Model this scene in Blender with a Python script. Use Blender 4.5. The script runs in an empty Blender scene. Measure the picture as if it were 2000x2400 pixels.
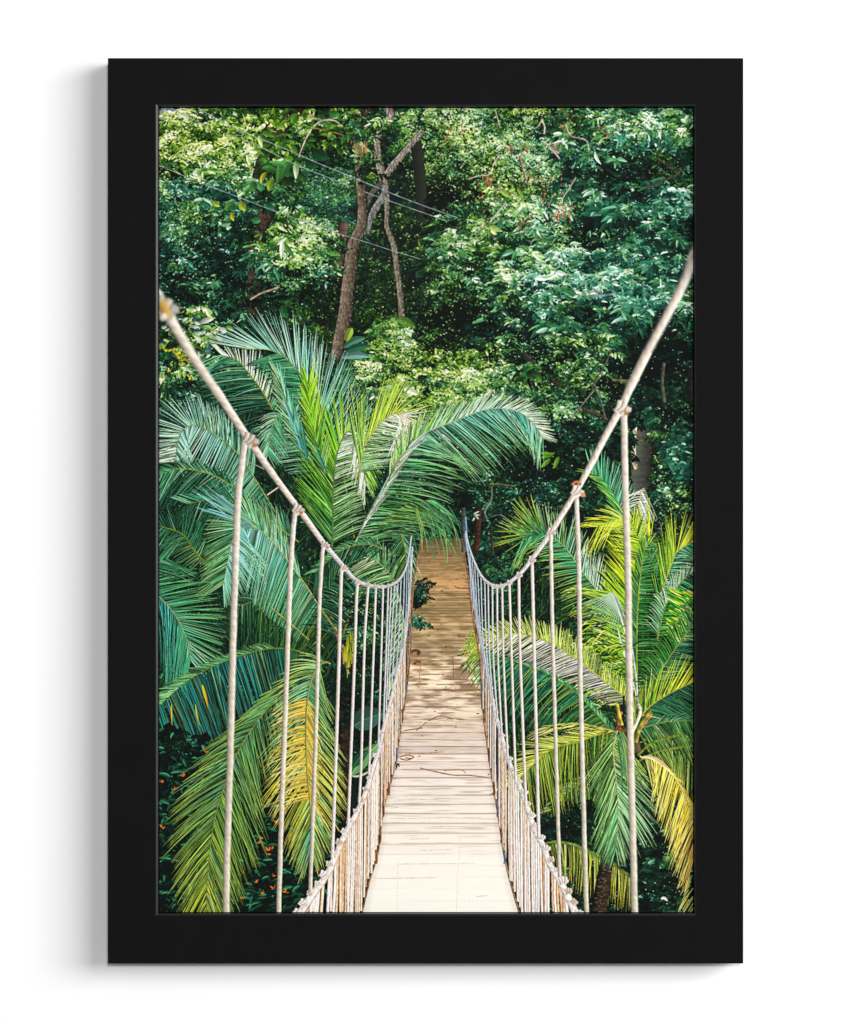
"""A black tray frame with a print of a rope bridge in a jungle, hung on a bright white wall."""
import bpy, bmesh, math
import numpy as np
from mathutils import Vector

# ---------------------------------------------------------------- camera, light, exposure
scene = bpy.context.scene
COL = scene.collection
K = 0.00025                     # metres per drawing unit (the photograph is 2000 x 2400 units)
DEPTH = 0.030                   # how far the front of the frame stands off the wall
DIST = 2.4                      # camera to the front of the frame


def at(x, y):
    """Drawing units -> metres in the plane of the frame's front."""
    return (x - 1000) * K, (1200 - y) * K


cam_data = bpy.data.cameras.new('camera')
cam = bpy.data.objects.new('camera', cam_data)
COL.objects.link(cam)
cam.location = (0, -DIST, 0)
cam.rotation_euler = (math.pi / 2, 0, 0)
cam_data.sensor_fit = 'VERTICAL'
cam_data.angle = 2 * math.atan(1200 * K / DIST)
cam_data.clip_start = 0.05
cam_data.clip_end = 50
scene.camera = cam

world = bpy.data.worlds.new('World')
scene.world = world
world.use_nodes = True
world.node_tree.nodes['Background'].inputs[0].default_value = (1, 1, 1, 1)
world.node_tree.nodes['Background'].inputs[1].default_value = WORLD_STRENGTH = 0.16


def area(name, loc, target, sx, sy, power, color=(1, 1, 1), spread=180):
    d = bpy.data.lights.new(name, 'AREA')
    d.shape = 'RECTANGLE'
    d.size, d.size_y, d.energy, d.color = sx, sy, power, color
    d.spread = math.radians(spread)
    o = bpy.data.objects.new(name, d)
    COL.objects.link(o)
    o.location = loc
    o.rotation_euler = (Vector(target) - Vector(loc)).to_track_quat('-Z', 'Y').to_euler()
    return o


area('key_softbox', (2.1, -2.7, 0.66), (0, 0, 0), 2.6, 1.4, 120)
area('front_lamp', (0.12, -3.4, 0.30), (0, 0, 0), 0.16, 0.16, 46)

scene.render.engine = 'CYCLES'
scene.view_settings.view_transform = 'Standard'
scene.view_settings.look = 'None'
scene.view_settings.exposure = 0.0
scene.view_settings.gamma = 1.0
scene.view_settings.use_curve_mapping = False
PRINT_GAIN = 0.83                # white of the paper


# ---------------------------------------------------------------- helpers
def material(name, color, rough=.5, spec=.5, noise=None, bump=None):
    m = bpy.data.materials.new(name)
    m.use_nodes = True
    nt = m.node_tree
    b = nt.nodes['Principled BSDF']
    b.inputs['Roughness'].default_value = rough
    b.inputs['Specular IOR Level'].default_value = spec
    b.inputs['Base Color'].default_value = (*color, 1)
    if noise or bump:
        tc = nt.nodes.new('ShaderNodeTexCoord')
    if noise:
        n = nt.nodes.new('ShaderNodeTexNoise')
        n.inputs['Scale'].default_value = noise[0]
        n.inputs['Detail'].default_value = 6
        r = nt.nodes.new('ShaderNodeValToRGB')
        r.color_ramp.elements[0].color = (*[c * (1 - noise[1]) for c in color], 1)
        r.color_ramp.elements[1].color = (*[min(1, c * (1 + noise[1])) for c in color], 1)
        nt.links.new(tc.outputs['Object'], n.inputs['Vector'])
        nt.links.new(n.outputs['Fac'], r.inputs['Fac'])
        nt.links.new(r.outputs['Color'], b.inputs['Base Color'])
    if bump:
        n = nt.nodes.new('ShaderNodeTexNoise')
        n.inputs['Scale'].default_value = bump[0]
        n.inputs['Detail'].default_value = 4
        bp = nt.nodes.new('ShaderNodeBump')
        bp.inputs['Strength'].default_value = bump[1]
        bp.inputs['Distance'].default_value = bump[2]
        nt.links.new(tc.outputs['Object'], n.inputs['Vector'])
        nt.links.new(n.outputs['Fac'], bp.inputs['Height'])
        nt.links.new(bp.outputs['Normal'], b.inputs['Normal'])
    return m


def mesh_object(name, verts, faces, mat, parent=None, bevel=0):
    me = bpy.data.meshes.new(name)
    me.from_pydata([tuple(v) for v in verts], [], faces)
    bm = bmesh.new()
    bm.from_mesh(me)
    bmesh.ops.recalc_face_normals(bm, faces=bm.faces)
    if bevel:
        bmesh.ops.bevel(bm, geom=[e for e in bm.edges if e.calc_face_angle(0) > .5], offset=bevel, segments=2, affect='EDGES', profile=.6)
    bm.to_mesh(me)
    bm.free()
    me.materials.append(mat)
    o = bpy.data.objects.new(name, me)
    COL.objects.link(o)
    o.parent = parent
    return o


def ring(x0, z0, x1, z1, y):
    return [(x0, y, z0), (x1, y, z0), (x1, y, z1), (x0, y, z1)]


def loft(rings, closed=True):
    """Quads between consecutive rectangular rings (and back to the first one)."""
    v, f = [], []
    for r in rings:
        v += r
    n = len(rings)
    for i in range(n if closed else n - 1):
        a, b = i * 4, ((i + 1) % n) * 4
        for k in range(4):
            f.append((a + k, a + (k + 1) % 4, b + (k + 1) % 4, b + k))
    return v, f


# ---------------------------------------------------------------- the wall
wall = mesh_object('wall', [(-3, DEPTH, -3), (3, DEPTH, -3), (3, DEPTH, 3), (-3, DEPTH, 3)], [(0, 1, 2, 3)],
                   material('white_paint', (.90, .90, .90), .9, .1, noise=(3, .004), bump=(420, .05, .0002)))
wall['kind'] = 'structure'

# ---------------------------------------------------------------- the framed picture
picture = bpy.data.objects.new('framed_picture', None)
COL.objects.link(picture)
picture.empty_display_size = .1
picture.location = (0, DEPTH, at(0, 2261)[1])
picture['label'] = 'black framed print of a rope bridge through jungle palms, hung on a white wall'
picture['category'] = 'framed picture'
bpy.context.view_layer.update()


def attach(o, parent=picture):
    """Parent without moving: the meshes are modelled in world metres."""
    o.parent = parent
    o.matrix_parent_inverse = parent.matrix_world.inverted()
    return o


ox0, oz1 = at(253, 136)
ox1, oz0 = at(1742.5, 2258.5)
lx0, lz1 = at(365.5, 243.5)       # outer edge of the inner lip
lx1, lz0 = at(1633.5, 2146.5)
ix0, iz1 = at(370.5, 248.5)       # the opening
ix1, iz0 = at(1628.5, 2141.5)
BACK = DEPTH - .0008
b = .0006                       # eased front edge
black = material('black_satin_lacquer', (.0050, .0050, .0052), .62, .035, noise=(60, .12), bump=(900, .06, .0001))
v, f = loft([ring(ox0, oz0, ox1, oz1, BACK), ring(ox0, oz0, ox1, oz1, b), ring(ox0 + b * .3, oz0 + b * .3, ox1 - b * .3, oz1 - b * .3, b * .3),
             ring(ox0 + b, oz0 + b, ox1 - b, oz1 - b, 0), ring(lx0, lz0, lx1, lz1, 0), ring(lx0, lz0, lx1, lz1, BACK)])
frame = attach(mesh_object('frame', v, f, black))
lip_mat = material('lit_black_edge', (.012, .012, .0125), .34, .30, noise=(200, .25))  # lit look of the bevel put into a paler, glossier black than the frame
e = .00006
v, f = loft([ring(lx0 + e, lz0 + e, lx1 - e, lz1 - e, .0002), ring(ix0, iz0, ix1, iz1, .00075), ring(ix0, iz0, ix1, iz1, .012), ring(lx0 + e, lz0 + e, lx1 - e, lz1 - e, .012)])
lip = attach(mesh_object('inner_lip', v, f, lip_mat, None), frame)
lip['label'] = 'thin black edge around the opening, lit grey'
board_mat = material('black_backing_card', (.004, .004, .004), .9, .1)
v, f = loft([ring(lx0 + .0004, lz0 + .0004, lx1 - .0004, lz1 - .0004, .0125), ring(lx0 + .0004, lz0 + .0004, lx1 - .0004, lz1 - .0004, .016)], closed=False)
backing = attach(mesh_object('backing_board', v, f + [(0, 1, 2, 3), (4, 5, 6, 7)], board_mat))
# ---------------------------------------------------------------- printed picture
# The print is a flat sheet.  Its picture is painted here, stroke by stroke, into an array.
S = 2.0                                # array pixels per drawing unit
PX0, PY0, PX1, PY1 = 370.0, 250.0, 1628.0, 2142.0
CW, CH = int((PX1 - PX0) * S), int((PY1 - PY0) * S)
rng = np.random.default_rng(11)
A = lambda *v: np.array(v, np.float32)


def vnoise(h, w, cy, cx, seed, octaves=1):
    """Smooth value noise in 0..1."""
    r = np.random.default_rng(seed)
    out = np.zeros((h, w), np.float32)
    amp, tot = 1.0, 0.0
    for _ in range(octaves):
        gh, gw = int(h / cy) + 3, int(w / cx) + 3
        g = r.random((gh, gw)).astype(np.float32)
        ys, xs = np.arange(h) / cy, np.arange(w) / cx
        yi, xi = ys.astype(int), xs.astype(int)
        fy, fx = ys - yi, xs - xi
        fy, fx = (fy * fy * (3 - 2 * fy)).astype(np.float32), (fx * fx * (3 - 2 * fx)).astype(np.float32)
        rows = g[yi] * (1 - fy)[:, None] + g[yi + 1] * fy[:, None]
        out += amp * (rows[:, xi] * (1 - fx) + rows[:, xi + 1] * fx)
        tot += amp
        amp *= 0.5
        cy, cx = max(cy / 2, 1.0), max(cx / 2, 1.0)
    return out / tot


canvas = np.zeros((CH, CW, 3), np.float32)
NZ = vnoise(CH // 8 + 2, CW // 8 + 2, 12, 12, 5, 3)      # clumping noise, one value per 8 pixels
NW = vnoise(CH // 8 + 2, CW // 8 + 2, 16, 16, 9, 3)


def look(N, x, y):
    xi = np.clip(((x - PX0) * S / 8).astype(int), 0, N.shape[1] - 1)
    yi = np.clip(((y - PY0) * S / 8).astype(int), 0, N.shape[0] - 1)
    return N[yi, xi]


def put(target, x, y, col):
    xi = np.rint((x - PX0) * S).astype(np.int64)
    yi = np.rint((y - PY0) * S).astype(np.int64)
    ok = (xi >= 0) & (xi < CW) & (yi >= 0) & (yi < CH)
    flat = target.reshape(-1, target.shape[2])
    flat[(yi * CW + xi)[ok]] = col[ok]


PROF = {
    'leaf': lambda t: np.sin(np.pi * np.clip(t, 0, 1) ** 0.8) ** 0.8,
    'blade': lambda t: np.sqrt(np.clip(1 - t, 0, 1)) * np.minimum(1, t * 5 + 0.45),
    'spike': lambda t: np.clip(1 - t, 0, 1) ** 0.8,
    'tube': lambda t: np.ones_like(t),
}


def ribbons(P0, P1, P2, W, C0, C1, prof='leaf', half=0.16, C2=None, target=None, mottle=0.0):
    """Paint N curved tapering strokes in order: quadratic curves P0-P1-P2, width W, colour C0 -> C1."""
    target = canvas if target is None else target
    P0, P1, P2 = (np.asarray(p, np.float32) for p in (P0, P1, P2))
    n = len(P0)
    W = np.broadcast_to(np.asarray(W, np.float32), (n,))
    C0 = np.broadcast_to(np.asarray(C0, np.float32), (n, 3))
    C1 = np.broadcast_to(np.asarray(C1, np.float32), (n, 3))
    L = np.hypot(*(P1 - P0).T) + np.hypot(*(P2 - P1).T)
    nu = np.ceil(L * S * 1.35).astype(np.int64) + 2
    nv = np.ceil(W * S * 1.45).astype(np.int64) + 1
    cnt = nu * nv
    start = 0
    csum = np.cumsum(cnt)
    while start < n:
        base = csum[start - 1] if start else 0
        end = int(np.searchsorted(csum, base + 3_000_000, 'right'))
        end = max(end, start + 1)
        k = np.arange(start, end)
        c = cnt[k]
        idx = np.repeat(k, c)
        loc = np.arange(c.sum()) - np.repeat(np.cumsum(c) - c, c)
        t = ((loc // nv[idx]) / (nu[idx] - 1)).astype(np.float32)
        nvi = nv[idx]
        s = np.where(nvi > 1, (loc % nvi) / np.maximum(nvi - 1, 1) * 2 - 1, 0).astype(np.float32)
        a, b, d = P0[idx], P1[idx], P2[idx]
        u = (1 - t)[:, None]
        tt = t[:, None]
        p = a * u * u + b * (2 * u * tt) + d * tt * tt
        tg = (b - a) * u + (d - b) * tt
        ln = np.hypot(tg[:, 0], tg[:, 1]) + 1e-6
        off = s * W[idx] * 0.5 * PROF[prof](t)
        x = p[:, 0] - tg[:, 1] / ln * off
        y = p[:, 1] + tg[:, 0] / ln * off
        col = C0[idx] * u + C1[idx] * tt
        if half:
            col = col * (1 + half * np.sign(s))[:, None]
        if mottle:
            q = np.sin(idx * 12.9898 + np.floor(t * 9 + s) * 78.233) * 43758.5453
            q = q - np.floor(q)
            col = col * (1 + mottle * (q - 0.5))[:, None]
        put(target, x, y, np.clip(col, 0, 255))
        start = end


COOL = (A(0, .18, .4, .62, .82, 1), A([4, 11, 9], [11, 40, 32], [24, 82, 62], [50, 132, 102], [126, 190, 154], [224, 240, 226]))
WARM = (A(0, .18, .4, .62, .82, 1), A([6, 12, 5], [22, 52, 14], [56, 106, 28], [118, 160, 38], [190, 206, 82], [238, 240, 196]))


def tone(b, w):
    """Leaf colour for brightness b and warmth w."""
    b = np.clip(b, 0, 1)
    c = np.stack([np.interp(b, COOL[0], COOL[1][:, i]) for i in range(3)], -1)
    d = np.stack([np.interp(b, WARM[0], WARM[1][:, i]) for i in range(3)], -1)
    w = np.clip(w, 0, 1)[:, None]
    return (c * (1 - w) + d * w).astype(np.float32)


def inside(poly, x, y):
    poly = np.asarray(poly, float)
    r = np.zeros(x.shape, bool)
    j = len(poly) - 1
    for i in range(len(poly)):
        xi, yi = poly[i]
        xj, yj = poly[j]
        cond = ((yi > y) != (yj > y)) & (x < (xj - xi) * (y - yi) / (yj - yi + 1e-9) + xi)
        r ^= cond
        j = i
    return r


LEAFVAR, FLECK, LEAFSIZE = .085, 1.0, .84
# broad sun and shade in the pictured wood: x, y, radii, brightness, warmth
PATCH = [(430, 285, 90, 60, .16, .2), (530, 345, 110, 40, .16, .3), (610, 285, 60, 45, .12, .3), (700, 560, 85, 55, .16, .1), (900, 265, 50, 40, .1, .2), (1080, 280, 60, 50, .16, .1), (1200, 330, 120, 80, .14, .05), (1200, 445, 90, 60, .14, .1),
         (1110, 540, 80, 30, .2, .2), (1250, 488, 70, 24, .24, -.1), (1200, 640, 130, 24, .14, 0), (1380, 600, 110, 20, .14, -.1), (1480, 690, 110, 26, .13, -.1), (1340, 742, 90, 24, .12, -.2), (1550, 300, 80, 40, .18, -.1), (1590, 480, 50, 40, .1, -.3), (1330, 650, 90, 22, .14, -.1),
         (1150, 870, 90, 40, .2, .2), (1070, 860, 50, 30, .16, .4), (920, 770, 40, 40, .16, .2), (880, 860, 70, 40, .16, .2), (1000, 940, 90, 40, .1, .1), (450, 460, 80, 30, .06, 0), (470, 590, 80, 40, .06, -.2), (1080, 640, 60, 40, .1, .1),
         (990, 400, 45, 60, -.16, 0), (1030, 480, 50, 50, -.18, 0), (940, 640, 80, 110, -.10, .1), (700, 700, 120, 50, -.10, 0), (1050, 770, 50, 70, -.16, 0), (1450, 410, 90, 36, -.18, 0), (1390, 545, 60, 30, -.16, 0), (1190, 770, 80, 30, -.14, 0), (1470, 870, 100, 50, -.18, 0),
         (1105, 425, 40, 30, -.2, 0), (430, 690, 60, 50, -.08, 0), (560, 640, 60, 60, -.08, 0), (1300, 830, 90, 26, -.12, 0), (1100, 720, 60, 26, -.1, 0), (1550, 800, 80, 60, -.12, -.1), (800, 420, 50, 60, .02, .2), (770, 470, 60, 30, .06, -.2), (520, 420, 60, 30, -.08, 0), (380, 400, 40, 40, -.04, 0), (1250, 570, 60, 18, -.08, 0)]


def sunmap(x, y):
    b, w = np.zeros_like(x), np.zeros_like(x)
    for px, py, rx, ry, db, dw in PATCH:
        g = np.exp(-.7 * (((x - px) / rx) ** 2 + ((y - py) / ry) ** 2))
        b += db * g
        w += dw * g
    return b, w



def foliage(poly, step, leaf, per, b=(.1, .5), lit=.45, warm=.3, kind='spray', wid=.36, flat=.6, droop=.35,
            keep=1.0, spread=.75, light=(.35, -1.0), nz=.35):
    """Clumps of leaves inside a polygon.  Each clump is a heap of sprays or rosettes, its upper side lit."""
    poly = np.asarray(poly, float)
    step = step * 1.2
    per = int(per * 2.5 + .5)
    x0, y0 = poly.min(0)
    x1, y1 = poly.max(0)
    gx, gy = np.meshgrid(np.arange(x0, x1 + step, step), np.arange(y0, y1 + step, step * .8))
    cx = gx.ravel() + rng.normal(0, step * .35, gx.size)
    cy = gy.ravel() + rng.normal(0, step * .3, gx.size)
    ok = inside(poly, cx, cy) & (rng.random(cx.size) < keep)
    cx, cy = cx[ok], cy[ok]
    o = np.argsort(cy)
    cx, cy = cx[o], cy[o]
    n = len(cx)
    if n == 0:
        return
    cb = rng.normal(0, .08, n)
    ci = np.repeat(np.arange(n), per)
    m = len(ci)
    ox, oy = rng.normal(0, 1, (2, m))
    oy *= .8
    cw = rng.uniform(.7, 1.5, n)[ci]                           # each clump an umbrella: wide, bowed, lit on top
    gxp = cx[ci] + ox * step * spread * .62 * cw
    gyp = cy[ci] + (oy + .26 * (ox * ox - 1) + rng.normal(0, .25, n)[ci] * ox) * step * spread * .5
    up = (ox * light[0] + oy * light[1] * 1.5) * .55 - .12
    nl = 7
    sb, sw = sunmap(gxp, gyp)
    base = rng.uniform(b[0], b[1], m) + cb[ci] + sb + nz * (look(NZ, gxp, gyp) - .5) * 1.5
    sun = np.clip(up + rng.normal(0, .28, m) + sb * 1.5 + (look(NZ, gxp, gyp) - .5) * 1.5, 0, 1.1)
    gb = base - .05 + lit * sun * .82
    gw = warm + sw + rng.normal(0, .12, m) + (look(NW, gxp, gyp) - .5) * .9 + (sun - .3) * .2
    order = np.lexsort((gb + rng.normal(0, .12, m), ci))
    gxp, gyp, gb, gw = gxp[order], gyp[order], gb[order], gw[order]
    sz = rng.uniform(leaf[0], leaf[1], m) * LEAFSIZE * np.exp(rng.normal(.05, .30, n))[ci] * np.exp(rng.normal(0, .18, m))
    gi = np.repeat(np.arange(m), nl)
    j = np.tile(np.arange(nl), m)
    N = len(gi)
    if kind == 'rosette':
        ang = (j / nl * 2 * np.pi + np.repeat(rng.uniform(0, 6.28, m), nl) + rng.normal(0, .18, N))
        ln = sz[gi] * rng.uniform(.75, 1.15, N)
        dx, dy = np.cos(ang) * ln, np.sin(ang) * ln * flat + droop * ln
        bx, by = gxp[gi], gyp[gi]
        lb = gb[gi] + np.where(np.sin(ang) < 0, .07, -.05) + rng.normal(0, .07, N)
    elif kind == 'spray':
        ta = np.repeat(rng.uniform(-.9, .7, m) + np.where(rng.random(m) < .5, 0, np.pi), nl)
        side = np.where(j % 2 == 0, 1, -1)
        tl = sz[gi] * 1.5
        f = (j / (nl - 1) - .5)
        bx = gxp[gi] + np.cos(ta) * tl * f
        by = gyp[gi] + np.sin(ta) * tl * f * .7 + np.abs(f) * tl * .25
        la = ta + side * rng.uniform(.5, 1.2, N)
        ln = sz[gi] * rng.uniform(.7, 1.15, N)
        dx, dy = np.cos(la) * ln, np.sin(la) * ln * flat + droop * ln
        lb = gb[gi] + np.where(dy < 0, .06, -.04) + rng.normal(0, .08, N)
    else:                                                   # loose single leaves
        bx = gxp[gi] + rng.normal(0, 1, N) * sz[gi] * 1.2
        by = gyp[gi] + rng.normal(0, 1, N) * sz[gi] * .9
        la = rng.uniform(0, 6.28, N)
        ln = sz[gi] * rng.uniform(.6, 1.2, N)
        dx, dy = np.cos(la) * ln, np.sin(la) * ln * flat + droop * ln
        lb = gb[gi] + rng.normal(0, .1, N)
    P0 = np.stack([bx, by], -1)
    P2 = P0 + np.stack([dx, dy], -1)
    P1 = (P0 + P2) / 2 + np.stack([-dy, dx], -1) * rng.uniform(-.16, .16, N)[:, None] - A(0, 1) * (ln * .1)[:, None]
    lb = lb + rng.normal(0, LEAFVAR, N)
    # the sheen: a part of the leaves in the sun throw back the sky, most stay well below it
    glint = (rng.random(N) < (.07 + .34 * sun[order][gi] * lit)) & (lb > .28)
    lb = np.where(glint, lb + rng.uniform(.12, .42, N), lb * .92 - .03)
    w8 = gw[gi] + rng.normal(0, .1, N) - np.where(glint, .12, 0)
    g2 = rng.normal(0, .13, N)
    C0, C1 = tone(lb - .06 - g2, w8), tone(lb + .05 + g2, w8)
    foreshort = rng.uniform(.4, 1.1, N)
    P0 = P0 + rng.normal(0, 1, (N, 2)) * (ln * .12)[:, None]
    ribbons(P0, P1, P2, ln * wid * foreshort, C0, C1, 'leaf', .13)
    # flecks of light on leaf edges and through small gaps
    nf = int(m * FLECK * lit)
    if nf:
        pk = rng.integers(0, m, nf)
        p = np.stack([gxp[pk], gyp[pk]], -1) + rng.normal(0, 1, (nf, 2)) * sz[pk][:, None] * .9
        a = rng.normal(0, .6, nf)
        l = rng.uniform(1.5, 5.5, nf)
        d = np.stack([np.cos(a) * l, np.sin(a) * l], -1)
        c = tone(rng.uniform(.6, .98, nf), gw[pk] + rng.normal(0, .2, nf))
        ribbons(p, p + d / 2 - A(0, .6), p + d, rng.uniform(.8, 2.0, nf), c, c, 'leaf', 0)
        nd = nf // 2
        pk = rng.integers(0, m, nd)
        p = np.stack([gxp[pk], gyp[pk]], -1) + rng.normal(0, 1, (nd, 2)) * sz[pk][:, None]
        d = np.stack([rng.normal(0, 4, nd), rng.normal(1, 3, nd)], -1)
        c = tone(rng.uniform(0, .12, nd), np.full(nd, .2))
        ribbons(p, p + d / 2, p + d, rng.uniform(1, 3.4, nd), c, c, 'leaf', 0)


def spline(pts, n):
    """Catmull-Rom through the points; rows may carry extra values such as a width."""
    p = np.asarray(pts, float)
    p = np.vstack([2 * p[0] - p[1], p, 2 * p[-1] - p[-2]])
    k = len(p) - 3
    t = np.linspace(0, k - 1e-6, n)
    i = t.astype(int)
    f = (t - i)[:, None]
    a, b, c, d = p[i], p[i + 1], p[i + 2], p[i + 3]
    return .5 * (2 * b + (c - a) * f + (2 * a - 5 * b + 4 * c - d) * f ** 2 + (3 * b - 3 * c + d - a) * f ** 3)


def even(pts, n):
    q = spline(pts, 400)
    d = np.r_[0, np.cumsum(np.hypot(*np.diff(q[:, :2], axis=0).T))]
    t = np.linspace(0, d[-1], n)
    return np.stack([np.interp(t, d, q[:, i]) for i in range(q.shape[1])], -1), d[-1]


def mix(a, b, t):
    return np.asarray(a, np.float32) * (1 - t) + np.asarray(b, np.float32) * t


LIFT = 1.24


def frond(pts, up, dn, gap=3.2, w=3.4, rach=((150, 160, 60), 3.0), start=.05, shadow=.5, jit=.11, seed=None):
    """A palm frond.  pts: the rachis from base to tip.  up / dn: leaflets on the left / right of the direction
    of travel: dict(len=(base, mid, tip), ang=(base, tip) degrees from the rachis, g=(x, y) droop, c=[colours], t=tip colour)."""
    q, total = even(pts, 240)
    tg = np.gradient(q[:, :2], axis=0)
    tg /= np.hypot(*tg.T)[:, None] + 1e-9
    n = max(6, int(total / (gap * 1.0)))
    sets = []
    for side, k in ((-1, up), (1, dn)):
        if not k:
            continue
        t = np.clip(np.linspace(k.get('a', start), k.get('z', .995), n) + rng.normal(0, .25 / n, n), 0, 1)
        f = t * 239
        i = np.clip(f.astype(int), 0, 238)
        fr = (f - i)[:, None]
        p0 = q[i, :2] * (1 - fr) + q[i + 1, :2] * fr
        g = tg[i]
        ang = np.radians(np.interp(t, [0, .5, 1], k['ang'] if len(k['ang']) == 3 else (k['ang'][0], sum(k['ang']) / 2, k['ang'][1])))
        ang = side * (ang + rng.normal(0, .07 * k.get('j', 1), n) + .02 * np.sin(t * 37 + side) )
        d = np.stack([g[:, 0] * np.cos(ang) - g[:, 1] * np.sin(ang), g[:, 0] * np.sin(ang) + g[:, 1] * np.cos(ang)], -1)
        ln = np.interp(t, [0, .12, .5, .85, 1], [k['len'][0] * .75, k['len'][0], k['len'][1], (k['len'][1] + 2 * k['len'][2]) / 3, k['len'][2]])
        ln = ln * rng.normal(1, .09 * k.get('j', 1), n)
        ln = np.where(rng.random(n) < .05, ln * .6, ln)
        gr = A(*k.get('g', (0, .25)))
        gj = rng.normal(1, .2, n)[:, None]
        p1 = p0 + d * (ln * .52)[:, None] + gr * (ln * .08)[:, None]
        p2 = p0 + d * (ln * .93)[:, None] + gr * (ln * 1.0)[:, None] * gj
        cols = np.asarray(k['c'], np.float32)
        cs = np.linspace(0, 1, len(cols))
        tj = np.clip(t + rng.normal(0, .1, n), 0, 1)
        c0 = np.stack([np.interp(tj, cs, cols[:, m]) for m in range(3)], -1)
        c0 = c0 * LIFT * rng.normal(1, jit * 1.9, n).clip(.45, 1.6)[:, None]
        lite = rng.random(n) < k.get('hi', .12) * 1.25 + .03
        c0 = np.where(lite[:, None], c0 * .5 + A(*k.get('hc', (222, 234, 180))) * .5, c0)
        dark = rng.random(n) < k.get('lo', .16)
        c0 = np.where(dark[:, None], c0 * .5, c0)
        tip = np.asarray(k.get('t', k['c'][-1]), np.float32)
        m = rng.uniform(.25, .95, n)[:, None]
        c1 = c0 * (1 - m) + tip * m * rng.normal(1, jit, n).clip(.6, 1.4)[:, None]
        ww = w * .70 * k.get('w', 1.) * rng.uniform(.55, 1.3, n)
        sets.append((t, p0, p1, p2, ww, c0, c1, k.get('first', 0)))
    sets.sort(key=lambda s: s[-1])
    for t, p0, p1, p2, ww, c0, c1, _ in sets:
        if shadow:
            sel = rng.random(len(t)) < shadow
            o = A(-1.2, 3.0)
            ribbons(p0[sel], p1[sel] + o, p2[sel] + o * 1.4, ww[sel] * 1.25, c0[sel] * .16, c1[sel] * .13, 'blade', 0)
        o = rng.permutation(len(t)) if rng.random() < .5 else np.argsort(t + rng.normal(0, .03, len(t)))
        ribbons(p0[o], p1[o], p2[o], ww[o], c0[o], c1[o], 'blade', .2, mottle=.22)
    if rach:
        c, wd = rach
        wr = np.linspace(wd * .95, wd * .26, len(q))
        stroke(q[:, :2], wr, np.asarray(c) * A(.92, .92, 1.05), shade=.25, rough=.25)


def stroke(pts, wid, col, shade=.3, target=None, twist=None, col2=None, rough=0.0, pitch=3.0, alpha=None, side=1):
    """A round tube along a path, lit from one side, with an optional twisted strand pattern."""
    target = canvas if target is None else target
    pts = np.asarray(pts, float)
    seg = np.r_[0, np.cumsum(np.hypot(*np.diff(pts, axis=0).T))]
    wid = np.broadcast_to(np.asarray(wid, float), (len(pts),))
    n = int(seg[-1] * S * 1.5) + 3
    u = np.linspace(0, seg[-1], n)
    x, y, w = np.interp(u, seg, pts[:, 0]), np.interp(u, seg, pts[:, 1]), np.interp(u, seg, wid)
    tx, ty = np.gradient(x), np.gradient(y)
    l = np.hypot(tx, ty) + 1e-9
    nv = int(w.max() * S * 1.6) + 2
    s = np.linspace(-1, 1, nv)[None, :]
    off = s * w[:, None] * .5
    X = x[:, None] - (ty / l)[:, None] * off
    Y = y[:, None] + (tx / l)[:, None] * off
    nx = -(ty / l)[:, None] * s                              # which way this bit of the tube faces on the sheet
    lum = 1 + shade * (side * nx) - shade * .55 * s ** 4
    c = np.asarray(col, np.float32)
    if col2 is not None:
        r = np.interp(u, [0, seg[-1]], [0, 1])[:, None]
        c = c * (1 - r) + np.asarray(col2, np.float32) * r
        c = c[:, None, :] * np.ones((1, nv, 1))
    else:
        c = c[None, None, :] * np.ones((n, nv, 1))
    if twist:
        lum = lum * (1 + twist * np.sin((u[:, None] / np.maximum(w[:, None], 2) * pitch + s * 1.3) * np.pi))
    if rough:
        lum = lum * (1 + rough * (rng.random((n, nv)) - .5) + rough * (np.interp(u, np.arange(0, seg[-1] + 6, 5), rng.random(int((seg[-1] + 6) / 5) + 1)[:len(np.arange(0, seg[-1] + 6, 5))])[:, None] - .5))
    c = np.clip(c * lum[:, :, None], 0, 255).astype(np.float32)
    if target.shape[2] == 4:
        c = np.concatenate([c, np.full(c.shape[:2] + (1,), 1.0, np.float32)], -1)
    put(target, X.ravel(), Y.ravel(), c.reshape(-1, c.shape[2]))


def knot(x, y, r, col=(232, 216, 202), target=None, dirty=.0, ang=.6):
    """A rope knot: a few turns of cord bunched together."""
    for k in range(3):
        a = ang + (k - 1) * .25
        o = (k - 1) * r * .55
        ex, ey = np.cos(a + 1.57), np.sin(a + 1.57)
        cx, cy = x + np.cos(a) * o, y + np.sin(a) * o
        q = np.array([[cx - ex * r * .75, cy - ey * r * .75], [cx + np.cos(a) * r * .12, cy + np.sin(a) * r * .12], [cx + ex * r * .75, cy + ey * r * .75]])
        c = np.asarray(col, float) * rng.uniform(.9, 1.05)
        stroke(spline(q, 20), r * .66, c * .62, .2, target)
        stroke(spline(q, 20), r * .56, c, .22, target, twist=.05)
    if dirty:
        stroke([(x + r * .3, y + r * .62), (x + r * .85, y + r * .66)], r * .5, (186, 128, 78), .3, target)
    stroke([(x + r * .55, y + r * .2), (x + r * 1.15, y + r * .3)], r * .62, np.asarray(col) * .93, .25, target)


def blur(a, r):
    """Three box blurs, r in array pixels."""
    r = int(max(1, r))
    for _ in range(3):
        for ax in (0, 1):
            p = [(0, 0)] * a.ndim
            p[ax] = (r + 1, r)
            c = np.cumsum(np.pad(a, p, mode='edge'), axis=ax, dtype=np.float64)
            n = a.shape[ax]
            hi = np.take(c, np.arange(2 * r + 1, 2 * r + 1 + n), axis=ax)
            lo = np.take(c, np.arange(0, n), axis=ax)
            a = ((hi - lo) / (2 * r + 1)).astype(np.float32)
    return a


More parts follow.
